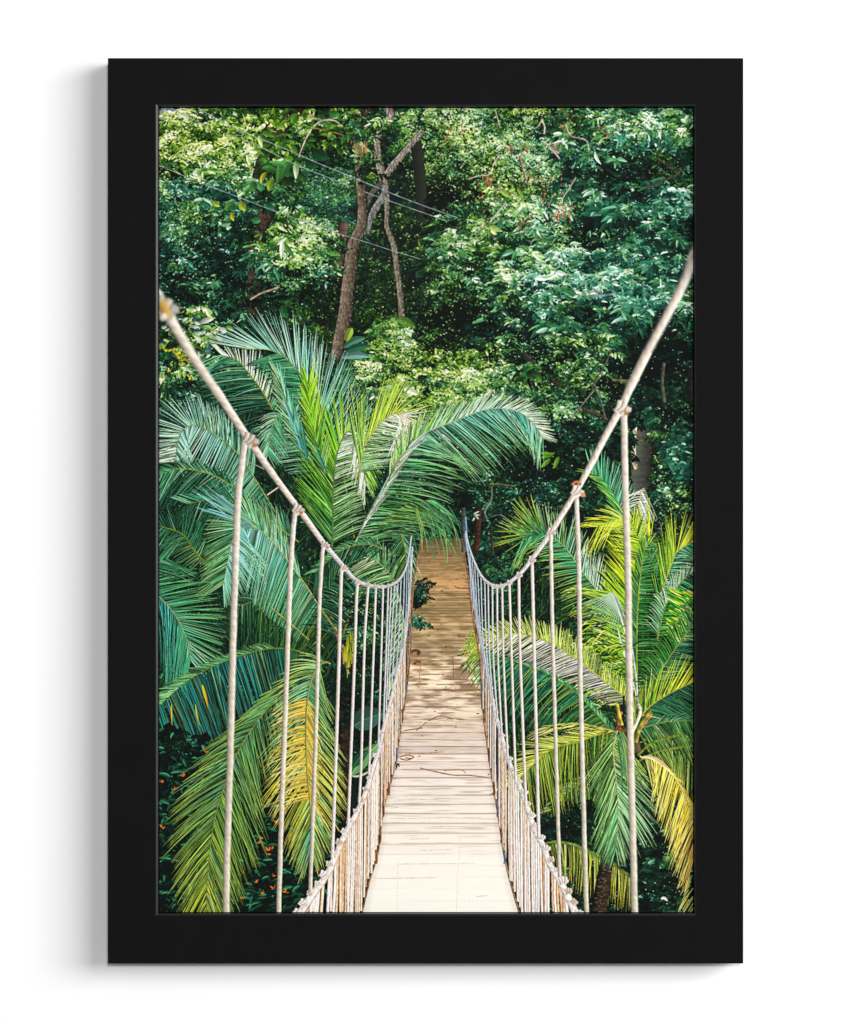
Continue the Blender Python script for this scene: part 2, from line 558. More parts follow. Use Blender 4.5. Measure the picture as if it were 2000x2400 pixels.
def lay(layer, r, box):
    """Blend a four channel layer over the picture, softened by r drawing units, inside box."""
    x0, y0, x1, y1 = box
    xa, xb = max(0, int((x0 - PX0) * S)), min(CW, int((x1 - PX0) * S))
    ya, yb = max(0, int((y0 - PY0) * S)), min(CH, int((y1 - PY0) * S))
    a = layer[ya:yb, xa:xb].copy()
    a[..., :3] *= a[..., 3:]
    if r > 0:
        a = blur(a, r * S / 2.2)
    canvas[ya:yb, xa:xb] = canvas[ya:yb, xa:xb] * (1 - a[..., 3:]) + a[..., :3]
# ---- far wood
def paint_wood():
    yy = np.linspace(0, 1, CH, dtype=np.float32)[:, None, None]
    canvas[:] = A(9, 22, 16) + 10 * vnoise(CH, CW, 60, 60, 3, 3)[..., None] * A(.6, 1.5, 1.0)
    # dim leaves over everything
    foliage([(365, 245), (1632, 245), (1632, 1700), (365, 1700)], 26, (7, 13), 5, (.10, .32), .16, .3, 'spray', .42)
    # grey rock, upper left corner
    stroke([(376, 262), (392, 268), (414, 262)], 34, (150, 160, 164), .2, rough=.5)
    # hazy fine foliage behind the trunks
    foliage([(590, 380), (840, 400), (830, 560), (700, 600), (590, 520)], 15, (6, 10), 5, (.26, .5), .16, .18, 'spray', .3, .7)
    foliage([(930, 250), (1330, 250), (1400, 480), (1180, 540), (1010, 520), (950, 380)], 17, (6, 11), 6, (.12, .42), .48, .52, 'spray', .4, .75)
    # trunks standing back
    T4 = spline([(806, 520, 22), (797, 570, 26), (780, 660, 28), (764, 740, 27), (752, 790, 26)], 60)
    stroke(T4[:, :2], T4[:, 2], (84, 66, 54), .45, col2=(52, 42, 36), rough=.55)
    stroke(spline([(975, 330), (985, 420), (988, 520), (992, 640), (990, 800)], 40), 26, (34, 38, 30), .3, rough=.12)
    stroke(spline([(1030, 640), (1040, 700), (1052, 770), (1050, 830)], 40), 14, (78, 72, 56), .3, rough=.6)
    stroke(spline([(690, 690), (705, 740), (712, 780)], 20), 5, (66, 60, 48), .3, rough=.4)
    # dark hollow between the trunks: small leaves catching light
    foliage([(860, 500), (1050, 480), (1060, 780), (860, 780)], 21, (7, 11), 4, (.05, .25), .34, .62, 'spray', .45, .8, keep=.75)
    foliage([(650, 650), (860, 650), (860, 780), (640, 800)], 20, (7, 12), 3, (.06, .24), .26, .6, 'spray', .4, .7, keep=.8)
    foliage([(930, 620), (1060, 640), (1050, 900), (930, 900)], 22, (8, 13), 4, (.10, .26), .14, .3, 'spray', .4, .7)


def bark(pts, col, col2, shade=.5, seed=1):
    q = spline(pts, 90)
    stroke(q[:, :2], q[:, 2] * 1.08, np.asarray(col) * .35, .2)
    stroke(q[:, :2], q[:, 2], col, shade, col2=col2, rough=.5, side=SIDE)
    # flakes and scars
    n = int(len(pts) * 70)
    i = rng.integers(0, 89, n)
    wv = q[i, 2]
    p = q[i, :2] + np.stack([rng.uniform(-.45, .45, n) * wv, rng.normal(0, 2, n)], -1)
    d = np.stack([rng.normal(0, 1.2, n), rng.uniform(2, 9, n)], -1)
    c = mix(col, col2, .5) * rng.choice([.62, .78, 1.12, 1.28], n)[:, None]
    ribbons(p, p + d / 2, p + d, rng.uniform(.8, 1.9, n), c, c, 'leaf', 0)


SIDE = -1


def paint_trunks():
    bark([(560, 250, 16), (576, 275, 15), (590, 300, 12)], (104, 100, 92), (70, 66, 58))
    # dark fork at the top
    bark([(858, 245, 16), (840, 268, 18), (822, 290, 15), (812, 318, 12), (806, 345, 9)], (58, 54, 46), (40, 38, 32))
    bark([(866, 250, 9), (848, 290, 9), (842, 330, 12)], (54, 48, 40), (66, 56, 46))
    # pale tree
    bark([(910, 245, 18), (915, 275, 17), (893, 305, 15), (884, 340, 14), (889, 380, 17), (899, 420, 18), (905, 455, 16), (907, 500, 9), (907, 530, 10), (922, 572, 12), (932, 640, 12), (940, 710, 13), (941, 790, 13)], (170, 156, 142), (104, 94, 76), .45)
    bark([(903, 412, 10), (920, 388, 14), (945, 360, 14), (968, 332, 12), (990, 305, 9)], (140, 130, 118), (150, 142, 130), .55)
    bark([(905, 440, 13), (897, 462, 14), (880, 488, 15), (868, 515, 14), (858, 545, 12)], (150, 146, 144), (108, 104, 100), .45)
    bark([(896, 425, 8), (876, 445, 9), (862, 470, 9), (852, 490, 8)], (96, 92, 84), (80, 76, 68), .4)
    # centre tree
    bark([(840, 335, 20), (842, 375, 21), (846, 430, 22), (850, 490, 22), (848, 525, 23), (836, 555, 25), (827, 580, 28), (821, 640, 31), (814, 700, 32), (808, 750, 33), (797, 795, 30), (788, 840, 26)], (116, 98, 78), (104, 90, 78), .62)
    # right tree
    q = spline([(1512, 905, 46), (1508, 960, 50), (1505, 1040, 49), (1505, 1120, 48), (1512, 1190, 42), (1520, 1270, 32)], 90)
    stroke(q[:, :2], q[:, 2], (92, 90, 76), .45, col2=(50, 58, 52), rough=.22, side=-1)
    n = 260
    i = rng.integers(0, 89, n)
    p = q[i, :2] + np.stack([rng.uniform(-.46, .46, n) * q[i, 2], rng.normal(0, 2, n)], -1)
    d = np.stack([rng.uniform(1, 5, n), rng.normal(0, .5, n)], -1)
    c = A(72, 74, 62) * rng.uniform(.6, 1.35, (n, 1))
    ribbons(p, p + d / 2, p + d, rng.uniform(.8, 1.6, n), c, c, 'leaf', 0)
    stroke(spline([(1492, 930), (1488, 990), (1484, 1050), (1488, 1100)], 40), 12, (214, 194, 154), .5, rough=.5, twist=.35, pitch=.9)
    bark([(1492, 930, 22), (1494, 960, 20), (1500, 990, 14)], (170, 150, 112), (120, 104, 78), .5)
    bark([(1526, 986, 14), (1560, 982, 14), (1590, 976, 12), (1626, 966, 11)], (128, 118, 98), (120, 108, 88), .4)
    bark([(1530, 1262, 13), (1548, 1240, 12), (1574, 1228, 11), (1600, 1236, 10), (1628, 1240, 8)], (92, 96, 88), (84, 88, 80), .4)
    bark([(1545, 1272, 8), (1570, 1252, 8), (1600, 1260, 7)], (60, 64, 58), (54, 58, 52), .4)


def paint_canopy():
    # --- left side
    foliage([(365, 245), (560, 245), (660, 330), (640, 430), (540, 500), (365, 470)], 27, (12, 20), 6, (.12, .42), .62, .56, 'spray', .4, .62)
    foliage([(365, 420), (560, 440), (600, 520), (600, 640), (560, 740), (480, 780), (365, 700)], 28, (14, 23), 6, (.14, .40), .42, .14, 'rosette', .34, .62, .42)
    foliage([(365, 440), (470, 470), (470, 560), (365, 560)], 22, (9, 14), 5, (.2, .44), .4, .35, 'spray', .35, .6)
    foliage([(500, 600), (600, 560), (600, 760), (500, 760)], 30, (14, 22), 4, (.10, .34), .3, .1, 'rosette', .34, .6, .4, keep=.6)
    foliage([(618, 515), (700, 500), (780, 530), (790, 620), (740, 700), (640, 680), (612, 600)], 25, (11, 18), 6, (.12, .44), .62, .42, 'spray', .42, .62)
    foliage([(770, 250), (900, 250), (890, 380), (860, 420), (800, 380)], 22, (8, 13), 4, (.14, .4), .42, .5, 'spray', .36, .7, keep=.72)
    foliage([(560, 245), (780, 245), (800, 330), (740, 350), (690, 330), (620, 300)], 30, (13, 24), 5, (.14, .42), .5, .85, 'spray', .5, .7, keep=.85)
    bark([(700, 245, 30), (680, 280, 30), (650, 325, 34), (625, 370, 36), (606, 420, 30)], (58, 48, 38), (40, 36, 28))
    bark([(676, 392, 28), (655, 440, 32), (637, 480, 32), (618, 515, 32), (603, 545, 34), (598, 600, 34), (598, 680, 32), (594, 760, 30)], (84, 64, 46), (48, 42, 34), .6)
    foliage([(590, 420), (660, 400), (680, 440), (620, 500), (580, 490)], 22, (12, 18), 3, (.12, .4), .4, .5, 'spray', .4, .62, keep=.6)
    foliage([(560, 600), (640, 590), (640, 640), (590, 700), (560, 690)], 22, (11, 17), 2, (.12, .36), .4, .2, 'spray', .4, .62, keep=.45)
    foliage([(580, 700), (640, 690), (660, 770), (560, 770)], 22, (11, 17), 3, (.1, .32), .35, .3, 'spray', .4, .62, keep=.6)
    foliage([(615, 300), (690, 250), (720, 300), (680, 360), (640, 350)], 24, (13, 22), 2, (.14, .42), .5, .8, 'spray', .48, .7, keep=.5)
    foliage([(570, 430), (660, 420), (690, 480), (600, 620), (560, 600)], 24, (12, 20), 2, (.12, .4), .42, .3, 'rosette', .36, .62, keep=.5)
    foliage([(640, 290), (720, 250), (740, 300), (660, 400), (620, 380)], 24, (13, 22), 2, (.14, .42), .5, .7, 'spray', .48, .7, keep=.6)
    # large lobed leaves
    big = [(748, 268, 36, .9, 26, (64, 128, 62)), (772, 262, 30, .2, 22, (70, 140, 50)), (738, 352, 44, .5, 34, (24, 78, 44)), (716, 378, 38, .35, 26, (30, 84, 44)), (700, 268, 32, 2.2, 24, (92, 150, 44)),
           (552, 478, 34, 2.6, 24, (78, 140, 60)), (566, 470, 30, 1.2, 22, (176, 196, 50)), (590, 512, 26, .2, 20, (70, 146, 92)), (546, 512, 26, 2.9, 18, (98, 160, 108)), (624, 476, 28, .6, 20, (40, 120, 84)), (500, 470, 24, .7, 16, (186, 206, 60)), (545, 498, 24, 1.4, 12, (204, 210, 40)),
           (596, 425, 30, 1.5, 22, (70, 130, 70)), (640, 420, 34, 1.9, 18, (150, 180, 44)), (624, 404, 34, 2.0, 14, (196, 200, 50)), (664, 715, 34, 1.3, 22, (36, 110, 62))]
    for x, y, l, a, w, c in big:
        p = A(x, y)
        d = A(np.cos(a), np.sin(a)) * l
        d = d * .85
        ribbons([p], [p + d * .5 + A(-d[1], d[0]) * .2], [p + d], w * .8, A(*c) * .62, A(*c) * .98, 'leaf', .14, mottle=.1)
    # --- right side, from the back of the crown to the front
    foliage([(1040, 430), (1330, 470), (1330, 620), (1040, 640)], 26, (11, 18), 5, (.08, .36), .58, .46, 'spray', .4, .5)
    foliage([(1300, 245), (1632, 245), (1632, 520), (1420, 520), (1350, 420)], 31, (17, 27), 5, (.12, .38), .36, .1, 'rosette', .32, .6, .34)
    foliage([(1320, 250), (1632, 255), (1632, 330), (1400, 330)], 24, (10, 18), 4, (.2, .45), .5, .4, 'spray', .4, .6)
    foliage([(1480, 360), (1600, 360), (1600, 430), (1480, 430)], 24, (8, 13), 3, (.1, .4), .4, .7, 'spray', .4, .7, keep=.6)
    foliage([(1010, 520), (1260, 560), (1260, 700), (1130, 760), (1030, 760), (1000, 640)], 29, (15, 24), 6, (.10, .38), .60, .40, 'rosette', .34, .42, .3)
    foliage([(1180, 530), (1470, 560), (1480, 680), (1200, 720)], 33, (18, 29), 6, (.12, .40), .58, .2, 'rosette', .32, .46, .32)
    foliage([(1420, 440), (1632, 420), (1632, 760), (1440, 760)], 34, (19, 32), 6, (.12, .38), .44, .04, 'rosette', .3, .6, .36)
    foliage([(1060, 640), (1430, 660), (1440, 800), (1250, 850), (1060, 800)], 33, (17, 29), 6, (.10, .38), .5, .18, 'rosette', .32, .52, .36)
    foliage([(1000, 640), (1090, 620), (1100, 900), (1000, 900)], 24, (10, 16), 5, (.06, .32), .42, .6, 'spray', .42, .6)
    foliage([(1240, 745), (1470, 730), (1440, 870), (1260, 860)], 34, (20, 32), 5, (.14, .36), .3, .02, 'rosette', .32, .62, .42)
    foliage([(1400, 900), (1632, 760), (1632, 960), (1430, 960)], 30, (15, 24), 5, (.05, .28), .2, .15, 'rosette', .34, .6, .4)
    foliage([(1000, 800), (1450, 800), (1440, 930), (1300, 1000), (1000, 960)], 25, (9, 17), 6, (.10, .38), .58, .48, 'spray', .42, .55)
    foliage([(1050, 880), (1330, 860), (1300, 960), (1080, 1000)], 24, (8, 14), 5, (.1, .4), .52, .3, 'spray', .4, .6)
    for p, w, c in [([(1226, 826), (1250, 850), (1285, 885), (1325, 910)], 9, (58, 50, 40)), ([(1370, 960), (1400, 970), (1424, 985)], 8, (76, 64, 50)),
                    ([(1352, 700), (1382, 694), (1416, 692), (1440, 688)], 5, (120, 140, 150)), ([(1388, 676), (1412, 690)], 4, (110, 126, 134)), ([(1388, 905), (1420, 850), (1432, 820)], 3, (92, 84, 70)),
                    ([(1435, 890), (1470, 892), (1500, 890)], 6, (110, 96, 78)), ([(1556, 850), (1552, 900), (1560, 960)], 8, (80, 78, 66)), ([(1618, 860), (1620, 960)], 14, (44, 46, 40)),
                    ([(1330, 1010), (1352, 965), (1400, 905)], 3, (120, 112, 100)), ([(1392, 900), (1408, 940), (1420, 985)], 3, (110, 106, 96))]:
        stroke(spline(p, 30), w, c, .4, rough=.5)
    foliage([(1190, 810), (1340, 850), (1340, 930), (1220, 900)], 26, (10, 16), 2, (.12, .4), .4, .3, 'spray', .4, .55, keep=.6)
    foliage([(1380, 680), (1440, 670), (1440, 710), (1380, 710)], 26, (12, 18), 2, (.12, .4), .4, .1, 'rosette', .34, .55, keep=.7)
    # russet seed heads and dry sprigs in the upper right
    for x, y, n, sp in [(1320, 500, 40, 12), (1190, 345, 16, 10), (1230, 345, 14, 8), (1305, 340, 10, 5), (1145, 418, 24, 8), (845, 345, 40, 10), (1225, 520, 22, 10), (1260, 410, 20, 20), (1420, 300, 20, 14), (1150, 460, 24, 26), (1280, 440, 30, 30), (1060, 300, 24, 24), (1330, 270, 20, 20)]:
        p = A(x, y) + rng.normal(0, sp, (n, 2))
        d = np.stack([rng.normal(0, 2, n), rng.uniform(5, 13, n)], -1)
        c = A(176, 116, 76) * rng.uniform(.6, 1.25, (n, 1))
        ribbons(p, p + d / 2, p + d, rng.uniform(1.2, 2.6, n), c, c * .9, 'leaf', 0)
    # --- sun catching bush in the middle, in front of the trunks
    foliage([(905, 748), (930, 745), (950, 775), (985, 830), (1010, 850), (995, 880), (940, 900), (870, 880), (870, 830), (900, 800)], 19, (11, 17), 7, (.24, .5), .62, .52, 'spray', .42, .55, spread=.8)
    foliage([(830, 850), (900, 840), (1000, 850), (1020, 900), (1000, 960), (880, 960), (820, 900)], 24, (11, 17), 6, (.12, .42), .66, .5, 'spray', .42, .5)
    foliage([(840, 930), (1000, 920), (1080, 960), (1100, 1060), (860, 1080)], 24, (10, 15), 5, (.14, .42), .48, .32, 'spray', .4, .55)
    foliage([(1000, 880), (1120, 880), (1120, 960), (1000, 950)], 20, (8, 13), 5, (.14, .4), .48, .42, 'spray', .4, .6)
    foliage([(830, 1020), (960, 1020), (960, 1180), (840, 1180)], 20, (8, 13), 5, (.16, .44), .4, .16, 'spray', .38, .6)
    for x, y, a, l, c in [(805, 815, -.5, 60, (70, 130, 100)), (800, 838, -.1, 70, (110, 160, 148)), (812, 800, -1.2, 40, (150, 180, 60)), (810, 825, -.3, 64, (42, 100, 72))]:
        p = A(x, y)
        d = A(np.cos(a), np.sin(a)) * l
        ribbons([p], [p + d * .5 - A(0, 8)], [p + d + A(0, 6)], 18, A(*c) * .8, A(*c), 'leaf', .2)
    # --- left edge: big pale leaves and yellow ones
    foliage([(365, 740), (500, 740), (540, 800), (480, 880), (365, 940)], 25, (12, 20), 5, (.14, .42), .55, .5, 'spray', .55, .75)
    foliage([(365, 920), (440, 930), (520, 980), (560, 1000), (480, 1010), (365, 960)], 20, (10, 16), 5, (.2, .46), .55, .3, 'spray', .5, .6)
    pal = [((214, 224, 216), 26), ((66, 104, 118), 16), ((222, 206, 40), 20), ((196, 206, 60), 14), ((236, 238, 220), 12), ((40, 84, 96), 14)]
    for c, n in pal:
        p = np.stack([rng.uniform(372, 520, n), rng.uniform(740, 880, n)], -1)
        if c[2] < 70:
            p = np.stack([rng.uniform(372, 450, n), rng.uniform(800, 890, n)], -1)
        a = rng.uniform(-.8, .9, n)
        l = rng.uniform(8, 19, n)
        d = np.stack([np.cos(a) * l, np.sin(a) * l], -1)
        cc = A(*c) * rng.uniform(.75, 1.08, (n, 1))
        ribbons(p, p + d * .5 - A(0, 3), p + d, l * .44, cc * .8, cc, 'leaf', .14)
    for x, y, l, a, w, c in [(376, 842, 46, .1, 40, (36, 78, 104)), (474, 800, 36, 1.0, 28, (70, 116, 124)), (500, 782, 30, 1.5, 14, (140, 130, 20)), (380, 868, 34, .1, 22, (226, 206, 30)), (440, 866, 28, 1.4, 12, (226, 206, 30)), (512, 770, 24, .4, 14, (232, 236, 226)), (378, 884, 10, 0, 10, (220, 200, 40)),
                             (372, 795, 22, -.3, 12, (230, 210, 50)), (530, 765, 22, .6, 14, (150, 196, 60)), (470, 758, 36, -.3, 16, (226, 224, 218)), (440, 770, 30, -.1, 12, (196, 212, 196))]:
        p = A(x, y)
        d = A(np.cos(a), np.sin(a)) * l
        ribbons([p], [p + d * .5 + A(d[1], -d[0]) * .15], [p + d * .9], w * .78, A(*c) * .72, A(*c) * 1.02, 'leaf', .1, mottle=.12)
    foliage([(365, 770), (470, 770), (520, 880), (440, 930), (365, 900)], 22, (9, 15), 2, (.12, .44), .5, .55, 'spray', .5, .7, keep=.55)
    # --- shaded hollow on the right, behind the bridge
    foliage([(1090, 1060), (1260, 1010), (1480, 960), (1480, 1420), (1240, 1400), (1150, 1350), (1080, 1240)], 25, (10, 18), 5, (.03, .2), .12, .12, 'rosette', .4, .6, .4, keep=.8)
    foliage([(1170, 980), (1300, 980), (1310, 1080), (1180, 1060)], 22, (10, 16), 4, (.05, .26), .3, .2, 'spray', .4, .6)
    foliage([(1100, 1100), (1150, 1100), (1160, 1190), (1110, 1180)], 18, (9, 14), 4, (.15, .4), .3, .15, 'spray', .4, .6)
    foliage([(1190, 1120), (1300, 1110), (1300, 1190), (1190, 1190)], 20, (8, 14), 4, (.12, .34), .26, .1, 'spray', .42, .6)
    foliage([(1130, 1260), (1240, 1380), (1270, 1560), (1140, 1480), (1120, 1300)], 22, (12, 19), 4, (.04, .2), .2, .08, 'rosette', .4, .6, .4)
    foliage([(1240, 1400), (1330, 1390), (1330, 1480), (1240, 1490)], 22, (9, 15), 4, (.06, .3), .36, .1, 'spray', .45, .6)
    foliage([(1535, 960), (1632, 940), (1632, 1240), (1535, 1240)], 20, (6, 10), 5, (.02, .2), .36, .45, 'spray', .5, .8, keep=.8)
    foliage([(1530, 1160), (1632, 1160), (1632, 1210), (1530, 1220)], 18, (7, 11), 5, (.1, .34), .55, .4, 'spray', .5, .7)
    foliage([(1560, 1030), (1632, 1000), (1632, 1130), (1570, 1100)], 26, (16, 24), 5, (.24, .42), .16, 0., 'rosette', .34, .6, .3)
    for x, y, l, a in [(1290, 1075, 30, 2.4), (1300, 1062, 34, 2.8), (1310, 1070, 30, 2.0), (1294, 1066, 28, 3.3)]:
        p = A(x, y)
        d = A(np.cos(a), np.sin(a)) * l
        ribbons([p], [p + d * .5], [p + d], 10, A(70, 120, 30), A(120, 170, 40), 'leaf', .12)
    # dead wood in the hollow
    for p, w, c in [([(1148, 1134), (1175, 1135), (1206, 1139)], 3, (120, 104, 72)), ([(1152, 1140), (1152, 1165), (1146, 1180), (1136, 1200), (1142, 1218)], 5, (110, 112, 96)),
                    ([(1142, 1215), (1160, 1208), (1176, 1206)], 3, (80, 84, 70)), ([(1122, 1190), (1121, 1230), (1116, 1290)], 13, (66, 36, 28)), ([(1150, 1230), (1155, 1300)], 6, (52, 50, 40))]:
        stroke(spline(p, 30), w, c, .4, rough=.5)
    ribbons([(1110, 1205), (1112, 1208), (1115, 1210), (1113, 1212)], [(1118, 1200), (1119, 1206), (1120, 1212), (1110, 1218)], [(1124, 1198), (1126, 1207), (1122, 1218), (1108, 1221)], 3.4, A(206, 216, 196), A(186, 200, 176), 'leaf', .05)


def paint_twigs():
    # thin vines and twigs
    for p, w, c in [([(700, 368), (712, 335), (728, 305), (745, 287), (762, 281), (785, 283), (803, 297)], 3.2, (196, 176, 160)),
                    ([(724, 262), (730, 276), (745, 278), (756, 283)], 2.4, (190, 172, 150)),
                    ([(740, 300), (765, 307), (790, 312), (806, 318)], 2, (150, 110, 70)),
                    ([(586, 702), (610, 688), (632, 680), (655, 672)], 4, (176, 150, 124)),
                    ([(1185, 474), (1165, 500), (1148, 522)], 3, (170, 172, 160)), ([(1148, 522), (1120, 550), (1100, 566)], 1.8, (140, 146, 130)),
                    ([(1098, 420), (1120, 412), (1146, 408), (1158, 382), (1170, 362)], 3, (190, 170, 150)),
                    ([(1268, 280), (1276, 296), (1275, 314)], 4, (190, 182, 168)), ([(1230, 292), (1255, 300), (1270, 282)], 3, (170, 164, 150)),
                    ([(1325, 290), (1338, 318), (1372, 328), (1380, 352)], 3, (182, 170, 156)), ([(1285, 345), (1300, 358), (1312, 373)], 4, (196, 186, 172)),
                    ([(1160, 255), (1172, 300)], 2.4, (180, 170, 150)), ([(1218, 365), (1226, 395), (1234, 420)], 5, (176, 150, 118)),
                    ([(1310, 476), (1335, 440), (1350, 415)], 2.2, (170, 160, 140)), ([(1270, 330), (1310, 360)], 3, (180, 170, 160)),
                    ([(1148, 520), (1185, 474)], 2, (180, 180, 170)), ([(1512, 440), (1550, 424), (1585, 410), (1590, 400)], 5, (70, 66, 54)),
                    ([(1535, 372), (1570, 390), (1600, 402)], 4, (58, 54, 48))]:
        stroke(spline(p, 30), w, c, .4, rough=.4)


def paint_cables():
    for p, w in [([(400, 253), (450, 278), (506, 304), (594, 337), (689, 383), (780, 420), (872, 456), (960, 487), (1045, 517)], 2.0),
                 ([(468, 256), (520, 284), (572, 309), (667, 348), (750, 384), (835, 419), (920, 454), (996, 483), (1072, 510)], 2.3),
                 ([(372, 387), (460, 424), (557, 461), (640, 493), (711, 518), (780, 543), (835, 560), (910, 584), (985, 607)], 1.7)]:
        q = spline(p, 240)
        hid = look(NW, q[:, 0], q[:, 1]) + rng.normal(0, .03, 240) > .74
        a = 0
        for i in range(1, 241):
            if i == 240 or hid[i] != hid[a]:
                if not hid[a] and i - a > 2:
                    stroke(q[a:min(i + 1, 240)], w * .7, (162, 178, 182), .3, rough=.5)
                a = min(i, 239)


# ---- the walkway of planks
LE = [(985, 1262), (975, 1320), (967, 1375), (963, 1448), (960, 1537), (952, 1610), (945, 1665), (930, 1771), (920, 1818), (898, 1902), (887, 1994), (865, 2070), (848, 2142)]
RE = [(1084, 1262), (1092, 1310), (1099, 1350), (1110, 1448), (1126, 1537), (1132, 1661), (1143, 1752), (1154, 1829), (1168, 1913), (1183, 2012), (1201, 2085), (1218, 2142)]


def paint_deck():
    y = np.arange(1262, 2142, 1 / S)
    xl = np.interp(y, *np.array([(b, a) for a, b in LE]).T)
    xr = np.interp(y, *np.array([(b, a) for a, b in RE]).T)
    h, nx = len(y), 760
    v = (y - 1250)
    plank = np.log(v / 14 + 1) * 30                            # plank number, crowding with distance
    pi = np.floor(plank)
    pf = plank - pi
    r = np.random.default_rng(4)
    tonev = r.normal(0, 1, 400)[pi.astype(int) % 400]
    stops = [1262, 1300, 1340, 1372, 1400, 1450, 1500, 1530, 1560, 1600, 1680, 1760, 1850, 1950, 2030, 2142]
    cols = np.array([(112, 86, 54), (154, 124, 82), (168, 138, 94), (188, 154, 106), (170, 142, 96), (178, 152, 106), (186, 160, 116), (202, 176, 136), (210, 184, 146), (216, 192, 162), (224, 204, 184), (233, 216, 202), (244, 231, 219), (250, 240, 227), (253, 246, 233), (253, 246, 234)], float)
    base = np.stack([np.interp(y, stops, cols[:, i]) for i in range(3)], -1)
    far = np.interp(y, [1262, 1560, 1850, 1960, 2142], [1, .8, .34, .08, .02])
    dark = np.exp(-((pf - .03) / .11) ** 2) * np.interp(y, [1262, 1400, 1700, 1900, 1985, 2010], [.8, .72, .5, .36, .22, .03])
    X = np.linspace(0, 1, nx)
    g1 = vnoise(h, nx, 3, 90, 21, 3)
    g2 = vnoise(h, nx, 34, 150, 22, 3)
    g3 = vnoise(h, nx, 9, 130, 23, 3)
    lum = 1 + (tonev * .085 * far)[:, None] + ((g1 - .5) * .36) * (far[:, None] * .8 + .06)
    grey = (r.normal(0, 1, 400)[(pi.astype(int) * 7) % 400] * .5 + .5).clip(0, 1)
    img = base[:, None, :] * lum[:, :, None]
    # plank gaps, broken along their length
    brk = np.clip((vnoise(h, nx, 20, 200, 24, 2) - .22) * 4, .15, 1)
    dk = dark[:, None] * brk
    img = img * (1 - dk[..., None]) + A(70, 46, 26) * dk[..., None]
    # brown weathered streaks in the lit part
    sk = np.clip((vnoise(h, nx, 5, 200, 25, 2) - .60) * 5, 0, 1) * np.interp(y, [1262, 1640, 1700, 1960, 2020], [0, .2, .62, .35, 0])[:, None]
    img = img * (1 - sk[..., None]) + A(176, 146, 116) * sk[..., None]
    # sun and shade thrown through the leaves: patches lying along the planks
    dap = np.clip((g3 * .65 + g2 * .35 - .52) * 9, 0, 1)
    fd = np.interp(y, [1300, 1350, 1358, 1376, 1386, 1430, 1440, 1456, 1470, 1486, 1500, 1536, 1548, 1602, 1640, 1668, 1700, 1740], [.0, .3, .75, .75, .12, .06, .5, .5, .16, .6, .24, .4, .9, 1., .85, .8, .3, 0])
    sun = np.interp(y, [1350, 1450, 1560, 1700], [0, .3, 1, 1])[:, None]
    lit = A(226, 168, 108) * (1 - sun[..., None]) + A(255, 236, 204) * sun[..., None]
    d = (dap * fd[:, None])[..., None]
    img = img * (1 - d) + lit * d
    sh = np.clip((.50 - g3 * .6 - g2 * .4) * 8, 0, 1) * np.interp(y, [1290, 1350, 1520, 1560, 1610, 1660, 1720], [.3, .35, .3, .55, .7, .45, 0])[:, None]
    img = img * (1 - .5 * sh[..., None] * A(.8, 1, 1.15))
    edge = np.clip(1 - np.abs(X - .5) * 2, 0, 1)
    img = img * (.9 + .1 * np.clip(edge * 9, 0, 1))[None, :, None]
    xx = xl[:, None] + (xr - xl)[:, None] * X
    put(canvas, xx.ravel(), np.repeat(y, nx), np.clip(img, 0, 255).astype(np.float32).reshape(-1, 3))
    # faint joints of the near boards, scuffs and nail heads
    for yy in (1852, 1874, 1893, 1917, 1938, 1966, 1992, 2024, 2058, 2100):
        a, b_ = np.interp(yy, *np.array([(v, u) for u, v in LE]).T), np.interp(yy, *np.array([(v, u) for u, v in RE]).T)
        f0, f1 = sorted(rng.uniform(0, 1, 2))
        stroke(spline([(a + (b_ - a) * f0, yy + 1), (a + (b_ - a) * (f0 + f1) / 2, yy), (a + (b_ - a) * f1, yy - 1)], 20), 1.2, (226, 208, 188), 0, rough=.2)
    stroke(spline([(934, 2010), (932, 2060), (930, 2134)], 20), .8, (240, 228, 210), 0, rough=.1)
    stroke(spline([(1080, 1960), (1074, 2030), (1070, 2134)], 20), .8, (238, 226, 208), 0, rough=.1)
    stroke(spline([(1092, 2120), (1098, 2090), (1120, 2062), (1160, 2044), (1188, 2032)], 30), 2, (255, 251, 243), 0)
    n = 34
    p = np.stack([rng.uniform(960, 1160, n), rng.uniform(1300, 1830, n)], -1)
    ok = (p[:, 0] > np.interp(p[:, 1], *np.array([(b, a) for a, b in LE]).T) + 6) & (p[:, 0] < np.interp(p[:, 1], *np.array([(b, a) for a, b in RE]).T) - 6)
    p = p[ok]
    d = np.stack([rng.uniform(2, 7, len(p)), rng.uniform(-.6, .6, len(p))], -1)
    ribbons(p, p + d / 2, p + d, rng.uniform(1, 2, len(p)), A(70, 48, 30), A(80, 56, 36), 'leaf', 0)
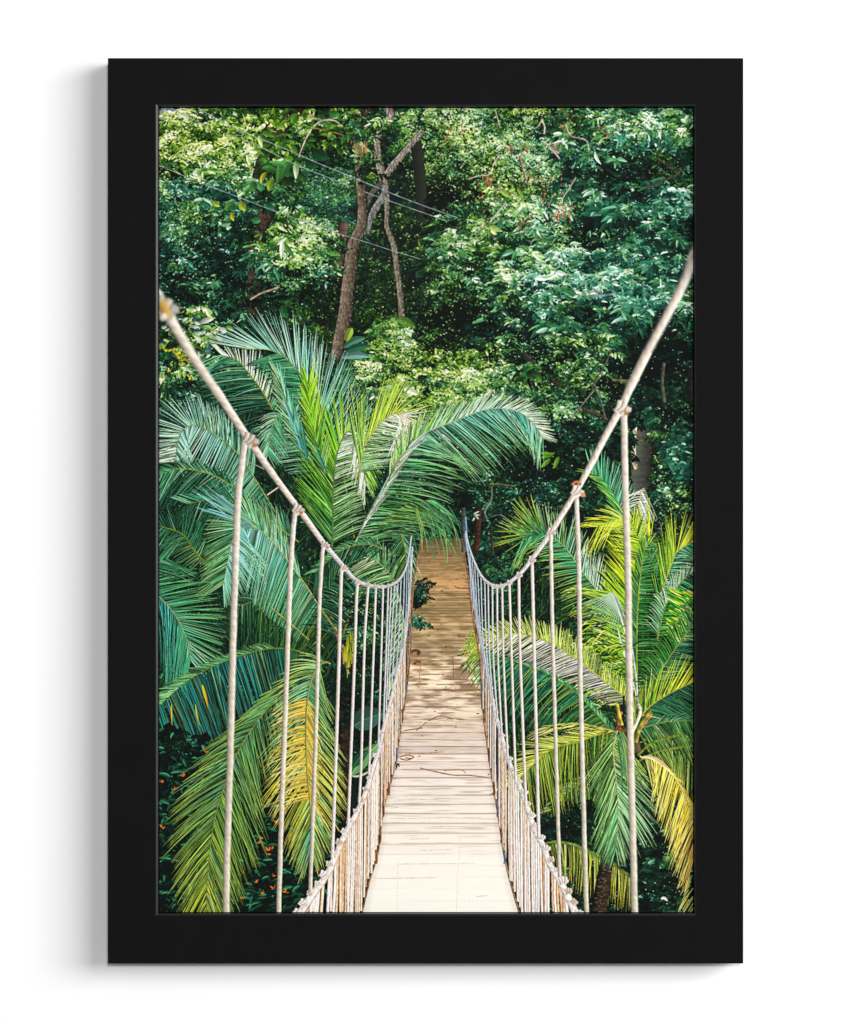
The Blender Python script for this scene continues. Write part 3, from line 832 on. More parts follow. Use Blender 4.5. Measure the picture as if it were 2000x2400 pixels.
    for q, w, c in [([(962, 1530), (972, 1524), (984, 1528), (978, 1534)], 6, (112, 58, 40)), ([(970, 1556), (980, 1550), (988, 1554)], 4, (140, 60, 36)),
                    ([(935, 1774), (955, 1770), (970, 1774), (955, 1781), (938, 1778)], 2, (150, 92, 56)), ([(950, 1776), (966, 1778)], 2, (140, 86, 56)),
                    ([(985, 1800), (1020, 1808), (1060, 1816), (1100, 1817), (1150, 1823)], 2.4, (168, 124, 96)), ([(1040, 1806), (1080, 1804), (1092, 1812)], 1.5, (178, 136, 108)),
                    ([(980, 1698), (1010, 1690), (1045, 1686), (1085, 1690)], 2, (236, 214, 176)), ([(976, 1712), (1004, 1690), (1032, 1678), (1060, 1684)], 1.6, (150, 112, 70)), ([(990, 1690), (1030, 1692), (1070, 1686)], 1.6, (246, 230, 196)),
                    ([(988, 1538), (985, 1570), (981, 1612)], 1.2, (176, 150, 110)), ([(1062, 1540), (1063, 1590)], 1.2, (140, 110, 74)),
                    ([(948, 1712), (990, 1706)], 1.6, (130, 92, 60)), ([(936, 1763), (990, 1765), (1040, 1762)], 2.4, (198, 158, 128))]:
        stroke(spline(q, 24), w, c, .2, rough=.3)


# ---- palms
G1, G2, G3 = (34, 84, 58), (58, 118, 76), (92, 146, 88)           # leaf greens
TE, TB, TD = (54, 122, 86), (104, 160, 132), (20, 64, 46)          # blue greens
LI, LY, YE = (96, 150, 34), (164, 190, 46), (228, 186, 52)         # lime to yellow
OL, PA, WH = (86, 112, 40), (178, 200, 160), (226, 228, 214)


def dark_fill():
    """Deep strokes of leaf between the fronds."""
    for poly, n, cols in [([(370, 900), (560, 880), (800, 960), (960, 1100), (960, 1400), (900, 1650), (820, 1760), (370, 1700)], 5200, [(10, 30, 22), (16, 48, 34), (22, 64, 44), (30, 80, 56), (50, 90, 30)]),
                          ([(1130, 1480), (1300, 1280), (1480, 1200), (1632, 1300), (1632, 1980), (1480, 1960), (1280, 1900), (1160, 1660)], 4200, [(8, 26, 16), (16, 46, 26), (26, 70, 34), (44, 92, 36), (80, 116, 36)])]:
        p = np.asarray(poly, float)
        x = rng.uniform(p[:, 0].min(), p[:, 0].max(), n)
        y = rng.uniform(p[:, 1].min(), p[:, 1].max(), n)
        k = inside(poly, x, y)
        q = np.stack([x[k], y[k]], -1)
        m = len(q)
        a = 1.57 + (look(NW, q[:, 0], q[:, 1]) - .5) * 5 + rng.normal(0, .25, m)
        l = rng.uniform(30, 80, m)
        d = np.stack([np.cos(a) * l, np.sin(a) * l], -1)
        c = np.asarray(cols, np.float32)[np.minimum((rng.random(m) ** 1.6 * 5).astype(int), 4)] * rng.uniform(.6, 1.1, (m, 1))
        ribbons(q, q + d * .5 + A(0, -4), q + d, rng.uniform(1.6, 4, m), c, c * rng.uniform(.6, 1.3, (m, 1)), 'blade', .15)


def palms_left():
    # trunk and crown shaft of the near palm
    q = spline([(800, 1640, 26), (804, 1760, 27), (808, 1850, 27), (812, 1950, 28), (812, 2040, 28)], 60)
    stroke(q[:, :2], q[:, 2], (38, 27, 20), .4, rough=.7)
    n = 130
    p = np.stack([rng.uniform(793, 816, n), rng.uniform(1650, 2020, n)], -1)
    d = np.stack([rng.uniform(4, 11, n), rng.normal(0, 2.5, n)], -1)
    c = A(74, 54, 40) * rng.uniform(.3, 1.3, (n, 1))
    ribbons(p, p + d / 2 + A(0, 2), p + d, rng.uniform(1, 3, n), c, c * .7, 'leaf', .1)
    # dark hanging skirt behind
    frond([(760, 1520), (700, 1440), (640, 1400), (560, 1420)], dict(len=(80, 90, 60), ang=(100, 70), g=(0, .5), c=[(26, 60, 22), (40, 84, 30), G1], lo=.4), dict(len=(60, 70, 50), ang=(40, 40), g=(0, .4), c=[G1, G1], lo=.5), 3, 3)
    frond([(820, 1500), (760, 1430), (690, 1400), (600, 1430)], dict(len=(100, 110, 70), ang=(96, 60), g=(.0, .5), c=[(30, 58, 22), (56, 92, 24), (30, 80, 40)], lo=.45, hc=(190, 180, 30), hi=.05), None, 3, 3)
    # A: the two fronds lifting behind the main one
    frond([(650, 980), (617, 921), (589, 882), (557, 845), (520, 832)], dict(len=(125, 125, 70), ang=(70, 38), g=(-.02, .16), c=[TD, G1, TE], t=(70, 140, 120)), dict(len=(70, 75, 50), ang=(58, 30), g=(0, .0), c=[G2, PA, PA], t=(150, 186, 160), hi=.3), 3.8, 3.6)
    frond([(830, 1260), (800, 1090), (760, 970), (731, 916), (690, 859), (653, 829), (621, 819), (575, 818)],
          dict(len=(90, 100, 60), ang=(64, 40), g=(-.05, .10), c=[G1, G2, TE], t=TE, a=.35, z=.86), dict(len=(130, 138, 110), ang=(46, 46, 12), g=(.02, -.02), c=[G2, TE, TB, TB], t=(160, 196, 186), a=.30, hi=.25), 3.9, 3.4, rach=((140, 160, 60), 3.2))
    # arched one
    frond([(735, 1120), (720, 1078), (700, 1015), (683, 978), (664, 967), (646, 980), (635, 1010), (628, 1065)], dict(len=(60, 105, 40), ang=(75, 70, 40), g=(0, .06), c=[G1, G2, TE], t=(130, 176, 150), hi=.2), dict(len=(60, 52, 30), ang=(40, 55, 20), g=(0, .25), c=[TE, G2, TB], t=PA), 3.2, 3.4, rach=((176, 186, 120), 2.6))
    frond([(720, 1078), (690, 990), (668, 930), (655, 880)], dict(len=(60, 60, 50), ang=(30, 14), g=(0, 0), c=[G2, G3], t=PA), dict(len=(60, 60, 50), ang=(20, 10), g=(0, .1), c=[TE, TB], t=TB), 4, 4)
    ribbons([(662, 930), (690, 985)], [(690, 990), (700, 1040)], [(716, 1078), (722, 1090)], 8, A(120, 170, 160), A(60, 136, 146), 'leaf', .2)
    # left edge, upper
    frond([(660, 1225), (615, 1150), (564, 1071), (519, 1028), (480, 1005), (452, 997), (430, 1006), (417, 1035), (412, 1085)],
          dict(len=(80, 100, 42), ang=(104, 112, 34), g=(-.05, .12), c=[G1, TE, (120, 174, 158), TB], t=(170, 206, 180), a=.08, hi=.22, first=1, j=.35, lo=.1), dict(len=(60, 74, 90), ang=(30, 50, 78), g=(-.1, .02), c=[TE, TE, TB, PA], t=(140, 186, 170), a=.3, hi=.16), 3.0, 3.2, rach=((150, 170, 80), 3))
    frond([(560, 1150), (510, 1118), (461, 1103), (416, 1099), (365, 1116)], dict(len=(60, 100, 90), ang=(60, 44), g=(0, .22), c=[G1, TD, TE], t=TE), dict(len=(40, 36, 30), ang=(40, 30), g=(0, 0), c=[G1, G2], t=TE), 3.4, 3.2, rach=((150, 170, 50), 3))
    frond([(700, 1270), (600, 1200), (520, 1170), (440, 1180)], dict(len=(80, 90, 50), ang=(60, 40), g=(0, .3), c=[G1, TD, TD], t=G2, lo=.3), dict(len=(60, 60, 50), ang=(40, 30), g=(0, 0), c=[G1, TE], t=TB), 3.4, 3.2)
    frond([(480, 1320), (455, 1290), (425, 1250), (365, 1230)], dict(len=(40, 60, 60), ang=(80, 50), g=(0, .2), c=[OL, G1, G1], t=G2), dict(len=(40, 60, 60), ang=(70, 40), g=(0, -.1), c=[G1, G1], t=TE), 3.6, 3, rach=((120, 140, 30), 5))
    # centre: upright frond with a lime fan
    frond([(770, 1330), (779, 1266), (780, 1180), (785, 1094), (796, 1044), (812, 1014), (828, 1018), (845, 1060), (858, 1134)],
          dict(len=(120, 150, 40), ang=(42, 32, 20), g=(-.05, .03), c=[G1, (44, 104, 40), LI, (130, 180, 40), G3], t=(120, 176, 40), a=.12), dict(len=(84, 84, 56), ang=(52, 60, 16), g=(.05, .12), c=[(34, 84, 40), (70, 120, 60), PA, WH], t=(170, 196, 140), a=.12, hi=.2), 3.0, 3.3, rach=((96, 130, 60), 4))
    frond([(765, 1120), (745, 1040), (728, 960), (722, 900)], dict(len=(60, 70, 60), ang=(24, 12), g=(0, 0), c=[G2, LI, LI], t=LY), dict(len=(70, 90, 60), ang=(24, 14), g=(.05, 0), c=[G2, LI, (130, 186, 36)], t=LY), 3.6, 4, rach=None)
    ribbons([(738, 1040), (700, 1010), (706, 985)], [(752, 1080), (712, 1040), (716, 1040)], [(770, 1112), (722, 1086), (722, 1084)], 6, A(70, 140, 110), A(40, 110, 100), 'leaf', .2)
    # bright one, half folded
    frond([(842, 1120), (849, 1060), (865, 1026), (894, 989), (924, 969), (942, 985), (944, 1036)],
          dict(len=(150, 132, 40), ang=(12, 18, 60), g=(.02, -.02), c=[G3, (120, 160, 50), LY, (190, 190, 70)], t=(150, 180, 60), a=.1), dict(len=(76, 84, 70), ang=(70, 60, 24), g=(.12, .10), c=[G2, (110, 150, 90), (216, 222, 180), WH], t=(200, 214, 180), hi=.25, a=.05), 2.8, 2.9, rach=((190, 190, 70), 3))
    ribbons(np.tile(A(936, 972), (9, 1)), A(960, 970) + np.stack([np.linspace(0, 14, 9)[::-1], np.linspace(-6, 30, 9)], -1), A(1000, 962) + np.stack([-np.linspace(0, 46, 9) ** 1.0, np.linspace(-10, 104, 9)], -1), 2.4, A(236, 226, 214), A(220, 206, 190), 'blade', .1)
    # big right hand frond arching over the bridge
    frond([(820, 1300), (839, 1258), (868, 1200), (900, 1148), (927, 1099), (950, 1058), (975, 1029), (1010, 1008), (1071, 984), (1129, 962), (1174, 957), (1220, 967), (1255, 998), (1274, 1030)],
          dict(len=(40, 70, 40), ang=(24, 34, 40), g=(.02, .0), c=[PA, PA, LI, TB, (150, 190, 160), PA], t=(180, 204, 150), a=.3, hi=.2), dict(len=(150, 150, 64), ang=(52, 62, 34), g=(.05, .20), c=[G1, (60, 110, 50), TE, TB, (60, 140, 128), (110, 160, 130)], t=(130, 170, 90), hi=.16, hc=(216, 228, 214), a=.06), 3.0, 3.1, rach=((196, 200, 140), 4))
    q, _ = even([(839, 1258), (868, 1200), (900, 1148), (927, 1099), (950, 1058), (975, 1029), (1000, 1012)], 100)
    i = np.sort(rng.integers(0, 78, 110))
    j = np.minimum(i + rng.integers(14, 34, 110), 99)
    o = rng.normal(0, 1, (110, 2)) * A(4.5, 2)
    c = np.asarray([(226, 222, 200), (190, 200, 160), (150, 186, 176), (120, 150, 90), (236, 232, 216)], np.float32)[rng.integers(0, 5, 110)] * rng.uniform(.7, 1.05, (110, 1))
    ribbons(q[i, :2], (q[i, :2] + q[j, :2]) / 2 + o * .8, q[j, :2] + o * 1.6 + A(3, 6), rng.uniform(2, 4.4, 110), c, c * .95, 'blade', .16)
    frond([(850, 1290), (900, 1220), (960, 1180), (1020, 1170)], None, dict(len=(120, 110, 80), ang=(30, 40), g=(.05, .24), c=[G1, OL, TE], t=G3, lo=.3), 3.4, 3, rach=None)
    # main left frond with hanging skirt
    frond([(760, 1445), (731, 1393), (679, 1320), (633, 1263), (599, 1235), (576, 1226), (557, 1238), (546, 1262), (539, 1290), (531, 1330), (523, 1372)],
          dict(len=(100, 150, 50), ang=(112, 124, 14), g=(.0, .14), c=[G1, TE, (96, 160, 146), (110, 168, 156), (70, 150, 130)], t=(120, 172, 116), first=1, hi=.16, lo=.08, j=.3), dict(len=(40, 90, 70), ang=(16, 40, 50), g=(-.05, .08), c=[G1, TB, TB, G2, G2], t=(130, 170, 90), a=.24, hi=.14), 2.3, 3.3, rach=((186, 192, 96), 3.4))
    n = 34
    p = A(596, 1238) + rng.normal(0, 1, (n, 2)) * A(9, 4)
    e = np.stack([rng.uniform(455, 520, n), rng.uniform(1148, 1210, n)], -1)
    c = np.asarray([(120, 160, 76), (90, 150, 150), (60, 130, 130), (150, 176, 110)], np.float32)[rng.integers(0, 4, n)]
    ribbons(p, (p + e) / 2 - A(0, 6), e, 3.2, c, np.asarray([(120, 180, 180)], np.float32) * rng.uniform(.6, 1.2, (n, 1)), 'blade', .18)
    # left edge, lower
    frond([(320, 1340), (375, 1400), (397, 1424), (423, 1462), (441, 1508), (447, 1545)], dict(len=(110, 118, 60), ang=(66, 58, 30), g=(.08, .05), c=[G1, TE, TE, TB], t=(110, 164, 90), hi=.06), dict(len=(120, 130, 60), ang=(36, 40, 20), g=(-.03, .42), c=[TD, (44, 122, 122), TE, TE], t=(60, 140, 110), hi=.04), 2.7, 3.2, rach=((190, 196, 120), 2.6))
    frond([(310, 1340), (350, 1320), (390, 1310)], dict(len=(80, 80, 60), ang=(40, 40), g=(0, 0), c=[G1, G2, TE], t=G3), dict(len=(110, 120, 80), ang=(30, 30), g=(0, .12), c=[TD, TE], t=G2), 4, 3.2, rach=None)
    # long blue frond
    frond([(760, 1575), (729, 1542), (690, 1523), (644, 1519), (599, 1526), (541, 1544), (480, 1571), (427, 1606), (365, 1662)],
          dict(len=(60, 120, 150), ang=(112, 86, 66), g=(.10, .34), c=[(44, 82, 26), TD, (26, 92, 88), (28, 90, 82), (30, 104, 92)], t=(60, 118, 96), a=.14, hi=.10, hc=(190, 186, 90), w=1.15), dict(len=(30, 24, 60), ang=(40, 26), g=(-.1, 0), c=[OL, G2, G3], t=G3, a=.3), 3.4, 3.4, rach=((124, 150, 40), 3))
    ribbons([(474, 1604), (458, 1650), (402, 1650)], [(482, 1630), (462, 1680), (402, 1680)], [(488, 1660), (468, 1700), (404, 1702)], [6, 3, 3], A(234, 200, 20), A(180, 150, 40), 'leaf', .1)
    # undergrowth of broad leaves with orange flowers
    paint_undergrowth_left()
    # big low frond
    frond([(770, 1552), (748, 1556), (718, 1570), (680, 1602), (640, 1644), (598, 1697), (557, 1763), (525, 1847), (503, 1920), (488, 2030), (484, 2150)],
          dict(len=(50, 170, 100), ang=(50, 46, 20), g=(.06, .24), c=[G1, (56, 100, 62), (72, 116, 54), (84, 118, 44), (140, 140, 40)], t=(140, 156, 62), hi=.10, hc=(110, 170, 170), a=.04, lo=.24), dict(len=(60, 150, 80), ang=(20, 44, 26), g=(-.04, .20), c=[(96, 136, 84), (70, 116, 60), (60, 106, 70), (84, 114, 40), (136, 140, 40)], t=(150, 160, 56), hi=.08, hc=(120, 170, 160), a=.04, lo=.24), 3.5, 3.8, rach=((150, 156, 60), 3.6))
    # yellowing frond
    frond([(775, 1556), (762, 1551), (745, 1562), (731, 1590), (720, 1645), (717, 1719), (720, 1811), (728, 1902), (729, 2000)],
          dict(len=(80, 120, 40), ang=(50, 52, 18), g=(.07, .34), c=[TE, TE, (112, 150, 80), YE, TE, G3], t=(170, 176, 80), hi=.16, hc=(240, 206, 110), a=.05), dict(len=(90, 130, 60), ang=(60, 52, 22), g=(-.04, .28), c=[(120, 160, 70), (90, 140, 110), TE, YE, (190, 180, 60), OL, TE], t=(190, 180, 70), hi=.12, hc=(120, 170, 190), first=1, a=.03), 2.7, 3.5, rach=((180, 170, 70), 3.2))
    n = 62
    t = np.linspace(.22, .74, n)
    q, _ = even([(762, 1551), (745, 1562), (731, 1590), (720, 1645), (717, 1719), (720, 1811), (728, 1902), (729, 2000)], 300)
    p = q[(t * 299).astype(int)]
    for sd, k in ((-1, rng.random(n) < .62), (1, rng.random(n) < .55)):
        pp = p[k]
        ln = (rng.uniform(.7, 1.1, len(pp)) * (92 if sd < 0 else 84))[:, None]
        e = pp + (A(-.93, .34) if sd < 0 else A(.42, .95)) * ln + rng.normal(0, 4, (len(pp), 2))
        c = A(234, 192, 70) * rng.uniform(.8, 1.06, (len(pp), 1))
        ribbons(pp, (pp + e) / 2 - A(0, 10 if sd < 0 else 0) + A(4 if sd > 0 else 0, 0), e, rng.uniform(3, 5, len(pp)), c, np.where(rng.random((len(pp), 1)) < .5, c * A(.75, .85, 1), A(232, 220, 170)), 'blade', .14)
    stroke(q[:, :2], np.linspace(4, 1.4, 300), (150, 150, 80), .3)
    # small fronds by the rope
    frond([(790, 1520), (802, 1490), (834, 1407), (861, 1362), (880, 1340)], dict(len=(110, 110, 60), ang=(70, 60), g=(-.02, .30), c=[TD, G1, G1], t=TE, lo=.25, a=.1), dict(len=(70, 76, 40), ang=(50, 46), g=(.05, .36), c=[G1, TD, G1], t=TE, a=.1), 3, 3, rach=((110, 116, 36), 6))
    frond([(925, 1362), (915, 1345), (902, 1332), (884, 1316), (862, 1304)], dict(len=(60, 70, 50), ang=(70, 50), g=(-.12, .22), c=[G3, G3, PA], t=(190, 204, 120), hi=.2), dict(len=(50, 60, 50), ang=(50, 40), g=(0, 0), c=[G2, G3], t=PA), 3, 2.6, rach=((196, 196, 100), 2.4))
    frond([(905, 1290), (860, 1275), (800, 1290), (740, 1340)], dict(len=(50, 60, 50), ang=(50, 40), g=(0, .3), c=[G1, TD, G1], t=G3, lo=.3), dict(len=(30, 30, 30), ang=(40, 40), c=[G2, G2], t=G3), 3.2, 2.8)
    frond([(940, 1250), (950, 1290), (952, 1320)], dict(len=(60, 60, 60), ang=(30, 20), c=[G2, G3], t=PA), dict(len=(70, 70, 60), ang=(60, 30), g=(0, .3), c=[G1, OL], t=G3), 4, 2.6)
    # pods and dry sheaths at the heart
    for p, w, c in [([(786, 1476), (792, 1500), (802, 1520), (806, 1555)], 7, (134, 96, 80)), ([(800, 1512), (812, 1530), (814, 1560), (818, 1580)], 9, (156, 116, 104)), ([(784, 1470), (790, 1490)], 8, (176, 140, 124)), ([(746, 1420), (768, 1450), (792, 1486)], 5, (120, 120, 56)), ([(634, 1424), (676, 1458), (724, 1500)], 4, (140, 150, 80))]:
        stroke(spline(p, 24), w, c, .4, rough=.4)
    p = A(826, 1520) + rng.normal(0, 1, (60, 2)) * A(12, 24)
    ribbons(p, p + A(2, 16), p + A(2, 34), 2, A(120, 140, 20), A(210, 200, 40), 'blade', .1)
    foliage([(820, 1400), (900, 1400), (905, 1520), (840, 1540)], 18, (7, 12), 4, (.05, .3), .35, .25, 'spray', .4, .7)
    # dark gap beside the trunk, then the banana leaves
    foliage([(815, 1560), (905, 1500), (900, 1800), (830, 1860)], 20, (8, 14), 3, (.0, .12), .08, .2, 'spray', .4, .7)
    for x, y, x2, y2, w, c in [(828, 1702, 905, 1672, 52, (46, 84, 74)), (822, 1818, 890, 1742, 34, (96, 136, 84)), (826, 1800, 866, 1760, 22, (30, 76, 50))]:
        ribbons([(x, y)], [((x + x2) / 2 - 4, (y + y2) / 2 - 10)], [(x2, y2)], w, A(*c), A(*c) * 1.1, 'leaf', .14, mottle=.06)
        ribbons([(x, y)], [((x + x2) / 2 - 4, (y + y2) / 2 - 10)], [(x2, y2)], 2, A(*c) * 1.5, A(*c) * 1.5, 'tube', 0)
    ribbons([(822, 1818)], [(850, 1826)], [(886, 1790)], 5, A(190, 206, 180), A(170, 190, 150), 'leaf', 0)


def paint_undergrowth_left():
    poly = [(365, 1690), (470, 1720), (540, 1840), (600, 1800), (800, 1860), (840, 1980), (720, 2145), (365, 2145)]
    n = 1500
    x, y = rng.uniform(365, 850, n), rng.uniform(1690, 2142, n)
    k = inside(poly, x, y)
    p = np.stack([x[k], y[k]], -1)
    p = p[np.argsort(p[:, 1])]
    m = len(p)
    canvasfill = np.stack([rng.uniform(365, 850, 900), rng.uniform(1690, 2142, 900)], -1)
    canvasfill = canvasfill[inside(poly, canvasfill[:, 0], canvasfill[:, 1])]
    ribbons(canvasfill, canvasfill + A(10, 8), canvasfill + A(24, 6), 26, A(6, 14, 12), A(8, 20, 16), 'leaf', 0)
    a = rng.uniform(-.6, 3.7, m)
    l = rng.uniform(14, 30, m)
    d = np.stack([np.cos(a) * l, np.sin(a) * l * .7], -1)
    b = rng.random(m) ** 2.2 * .5 + .07
    c = tone(b, np.full(m, .12))
    ribbons(p, p + d * .5 - A(0, 5), p + d, l * rng.uniform(.22, .36, m), c, c * rng.uniform(.8, 1.3, (m, 1)), 'leaf', .3)
    n = 44
    x, y = rng.uniform(368, 800, n), rng.uniform(1760, 2136, n)
    k = inside(poly, x, y)
    for x, y in zip(x[k], y[k]):
        j = rng.integers(3, 7)
        q = np.tile(A(x, y), (j, 1))
        e = q + np.stack([rng.uniform(-9, 9, j), rng.uniform(-11, 2, j)], -1)
        cc = A(214, 98, 34) * rng.uniform(.7, 1.15, (j, 1))
        ribbons(q, (q + e) / 2, e, rng.uniform(2, 3.6, j), cc, cc * A(1.05, 1.25, 1), 'leaf', .1)


def palms_right():
    SH = dict(shadow=.8)
    # low background fronds
    frond([(1560, 1700), (1600, 1680), (1640, 1690)], dict(len=(40, 60, 50), ang=(40, 40), c=[G1, G2], t=G3), dict(len=(90, 110, 80), ang=(60, 50), g=(0, .4), c=[TD, G1], t=G3), 3, 3)
    frond([(1500, 1740), (1560, 1720), (1640, 1760)], dict(len=(30, 40, 30), ang=(40, 40), c=[OL, G2], t=LY), dict(len=(90, 120, 90), ang=(70, 60), g=(0, .4), c=[OL, (60, 100, 40)], t=(190, 190, 90)), 3, 3.4)
    frond([(1500, 1880), (1560, 1880), (1640, 1930)], dict(len=(30, 30, 30), ang=(40, 40), c=[G1], t=G2), dict(len=(80, 100, 90), ang=(70, 60), g=(0, .4), c=[(20, 56, 26), (36, 80, 30)], t=(120, 140, 60), lo=.3), 3, 3)
    frond([(1440, 1830), (1400, 1820), (1340, 1850), (1290, 1900)], dict(len=(90, 110, 60), ang=(80, 50), g=(0, .3), c=[(30, 66, 26), (50, 88, 34)], t=OL, lo=.3, hi=.1, hc=(230, 226, 190)), dict(len=(40, 40, 30), ang=(40, 40), c=[OL], t=PA), 3, 3)
    # ground leaves
    foliage([(1290, 1900), (1632, 1880), (1632, 2145), (1300, 2145)], 27, (12, 22), 5, (.02, .16), .08, .15, 'rosette', .42, .6, .3)
    foliage([(1290, 1880), (1440, 1890), (1430, 2000), (1300, 1980)], 22, (9, 15), 4, (.0, .12), .06, .1, 'spray', .42, .6)
    foliage([(1480, 2040), (1632, 2020), (1632, 2145), (1480, 2145)], 26, (13, 22), 3, (.04, .2), .2, .1, 'rosette', .42, .6, .3)
    ribbons([(1549, 2107), (1556, 2104)], [(1556, 2101), (1560, 2108)], [(1564, 2108), (1566, 2112)], [6, 4], A(236, 226, 226), A(226, 216, 220), 'leaf', .05)
    p = np.stack([rng.uniform(1600, 1630, 26), rng.uniform(2050, 2130, 26)], -1)
    ribbons(p, p + A(-8, 10), p + A(-16, 26), 2.4, A(170, 170, 70), A(200, 196, 130), 'blade', .1)
    frond([(1270, 1975), (1320, 1976), (1366, 1990), (1435, 2026), (1480, 2060)], dict(len=(12, 16, 12), ang=(40, 40), c=[OL], t=OL), dict(len=(60, 84, 50), ang=(80, 46), g=(-.1, .4), c=[OL, (110, 124, 40), (120, 120, 40)], t=(180, 164, 60)), 3.2, 3.2, rach=((130, 140, 60), 2.6))
    # trunk
    q = spline([(1430, 1925, 20), (1426, 1975, 24), (1422, 2020, 30), (1412, 2080, 34), (1402, 2145, 36)], 60)
    stroke(q[:, :2], q[:, 2], (46, 36, 28), .45, rough=.7)
    stroke(spline([(1430, 1925), (1427, 1960), (1424, 1990)], 20), 15, (196, 172, 140), .5, rough=.6)
    n = 120
    yy = rng.uniform(1980, 2140, n)
    xx = np.interp(yy, q[:, 1], q[:, 0]) + rng.uniform(-15, 10, n)
    p = np.stack([xx, yy], -1)
    d = np.stack([rng.uniform(4, 10, n), rng.normal(0, 2, n)], -1)
    c = A(104, 84, 64) * rng.uniform(.3, 1.4, (n, 1))
    ribbons(p, p + d / 2 + A(0, 2), p + d, rng.uniform(1, 3.4, n), c, c * .7, 'leaf', .1)
    # far left feathers with a lime tip
    frond([(1490, 1620), (1440, 1450), (1400, 1385), (1367, 1343), (1344, 1309), (1321, 1279), (1299, 1263), (1273, 1252), (1251, 1252), (1225, 1264)],
          dict(len=(90, 84, 76), ang=(62, 66, 40), g=(-.02, .12), c=[G1, (50, 110, 60), TE, TE], t=(190, 190, 60), hi=.1, a=.1), dict(len=(60, 76, 84), ang=(34, 44, 60), g=(0, .02), c=[LY, PA, (160, 200, 180), TE, LI], t=(196, 204, 150), hi=.18, a=.15), 3.2, 3.1, rach=((190, 196, 80), 3))
    x = np.linspace(0, 1, 26)
    a = np.radians(-100 - 105 * x)
    tips = A(1262, 1252) + np.stack([np.cos(a), np.sin(a)], -1) * (88 + 14 * np.sin(x * 9))[:, None]
    tips += rng.normal(0, 5, tips.shape)
    ribbons(np.tile(A(1282, 1255), (26, 1)) + np.stack([-x * 40, -2 + x * 2], -1) + rng.normal(0, 2, (26, 2)), (A(1262, 1252) + tips) / 2 + A(0, -3), tips, 2.8, A(50, 116, 76) * rng.uniform(.6, 1.2, (26, 1)), A(190, 202, 60) * rng.uniform(.7, 1.05, (26, 1)), 'blade', .2)
    # deep leaf behind
    frond([(1490, 1640), (1480, 1500), (1470, 1380), (1480, 1330), (1459, 1209), (1436, 1156), (1413, 1124), (1383, 1104)],
          dict(len=(100, 76, 40), ang=(44, 36, 20), g=(-.02, .04), c=[G1, (60, 120, 40), (50, 120, 50), G2], t=(150, 190, 60), a=.1), dict(len=(80, 84, 60), ang=(24, 34, 48), g=(0, 0), c=[LI, G2, TE, TE], t=(150, 190, 160), a=.3), 3.2, 3.1, rach=((120, 160, 60), 2.8))
    frond([(1478, 1290), (1494, 1200), (1504, 1150), (1512, 1148), (1519, 1180), (1514, 1232)], None, dict(len=(60, 60, 40), ang=(120, 140, 60), g=(-.05, .3), c=[G2, PA, WH], t=WH, hi=.3), 3.2, 2.8, rach=((210, 196, 120), 2))
    # lime fan, lit from behind
    frond([(1495, 1640), (1494, 1500), (1499, 1400), (1503, 1340), (1512, 1289), (1524, 1270)],
          dict(len=(110, 150, 110), ang=(34, 40, 36), g=(-.03, .06), c=[G1, (44, 110, 34), (90, 160, 30), (170, 200, 30), (150, 190, 30)], t=(196, 206, 40), hi=.1, hc=(226, 226, 60), a=.08), None, 3.0, 4.0, rach=None)
    frond([(1510, 1330), (1500, 1270), (1480, 1225), (1450, 1215), (1400, 1235)], dict(len=(70, 80, 70), ang=(60, 40), g=(-.06, .1), c=[LI, LY, LY], t=(206, 206, 70)), dict(len=(60, 70, 60), ang=(30, 40), c=[LI, LY], t=(210, 210, 60)), 3.4, 3.2, rach=None)
    frond([(1493, 1640), (1493, 1460), (1500, 1357), (1510, 1292), (1524, 1272), (1540, 1284), (1553, 1327)],
          dict(len=(60, 50, 20), ang=(30, 30, 20), g=(0, 0), c=[G1, G1, LI], t=LI, a=.1), dict(len=(56, 62, 30), ang=(84, 88, 50), g=(.02, .02), c=[(26, 80, 30), (30, 90, 36), (40, 110, 40), G2], t=(70, 130, 60), hi=.12, hc=(214, 226, 160), lo=.12), 2.5, 2.6, rach=((150, 170, 50), 4))
    # right edge fan
    frond([(1540, 1420), (1560, 1360), (1573, 1325), (1590, 1290), (1640, 1262)], dict(len=(90, 110, 80), ang=(22, 26, 30), g=(0, 0), c=[G1, LI, LY, (206, 190, 50)], t=(150, 186, 40)), dict(len=(60, 80, 80), ang=(70, 60, 50), g=(0, .3), c=[G2, TE, TE], t=PA, hi=.2), 2.8, 3, rach=((210, 200, 80), 3))
    frond([(1540, 1500), (1560, 1420), (1600, 1360), (1640, 1330)], dict(len=(60, 60, 40), ang=(40, 40), c=[G2, PA], t=PA), dict(len=(80, 100, 90), ang=(70, 70), g=(0, .3), c=[(60, 130, 40), (40, 110, 50), TE], t=(170, 196, 120)), 3.2, 3)
    p = np.stack([rng.uniform(1560, 1628, 160), rng.uniform(1380, 1500, 160)], -1)
    c = np.asarray([(196, 204, 40), (80, 170, 30), (30, 110, 30), (230, 226, 120)], np.float32)[rng.integers(0, 4, 160)]
    ribbons(p, p + A(8, 3), p + A(20, 10), 4, c, c, 'leaf', .14)
    frond([(1530, 1620), (1550, 1571), (1587, 1514), (1640, 1440)], dict(len=(60, 70, 60), ang=(60, 50), c=[G1, (40, 110, 40), G2], t=LI), dict(len=(60, 84, 70), ang=(56, 56), g=(0, .1), c=[(26, 84, 34), G1, TD], t=G2), 2.7, 2.8, rach=((150, 170, 60), 3.6))
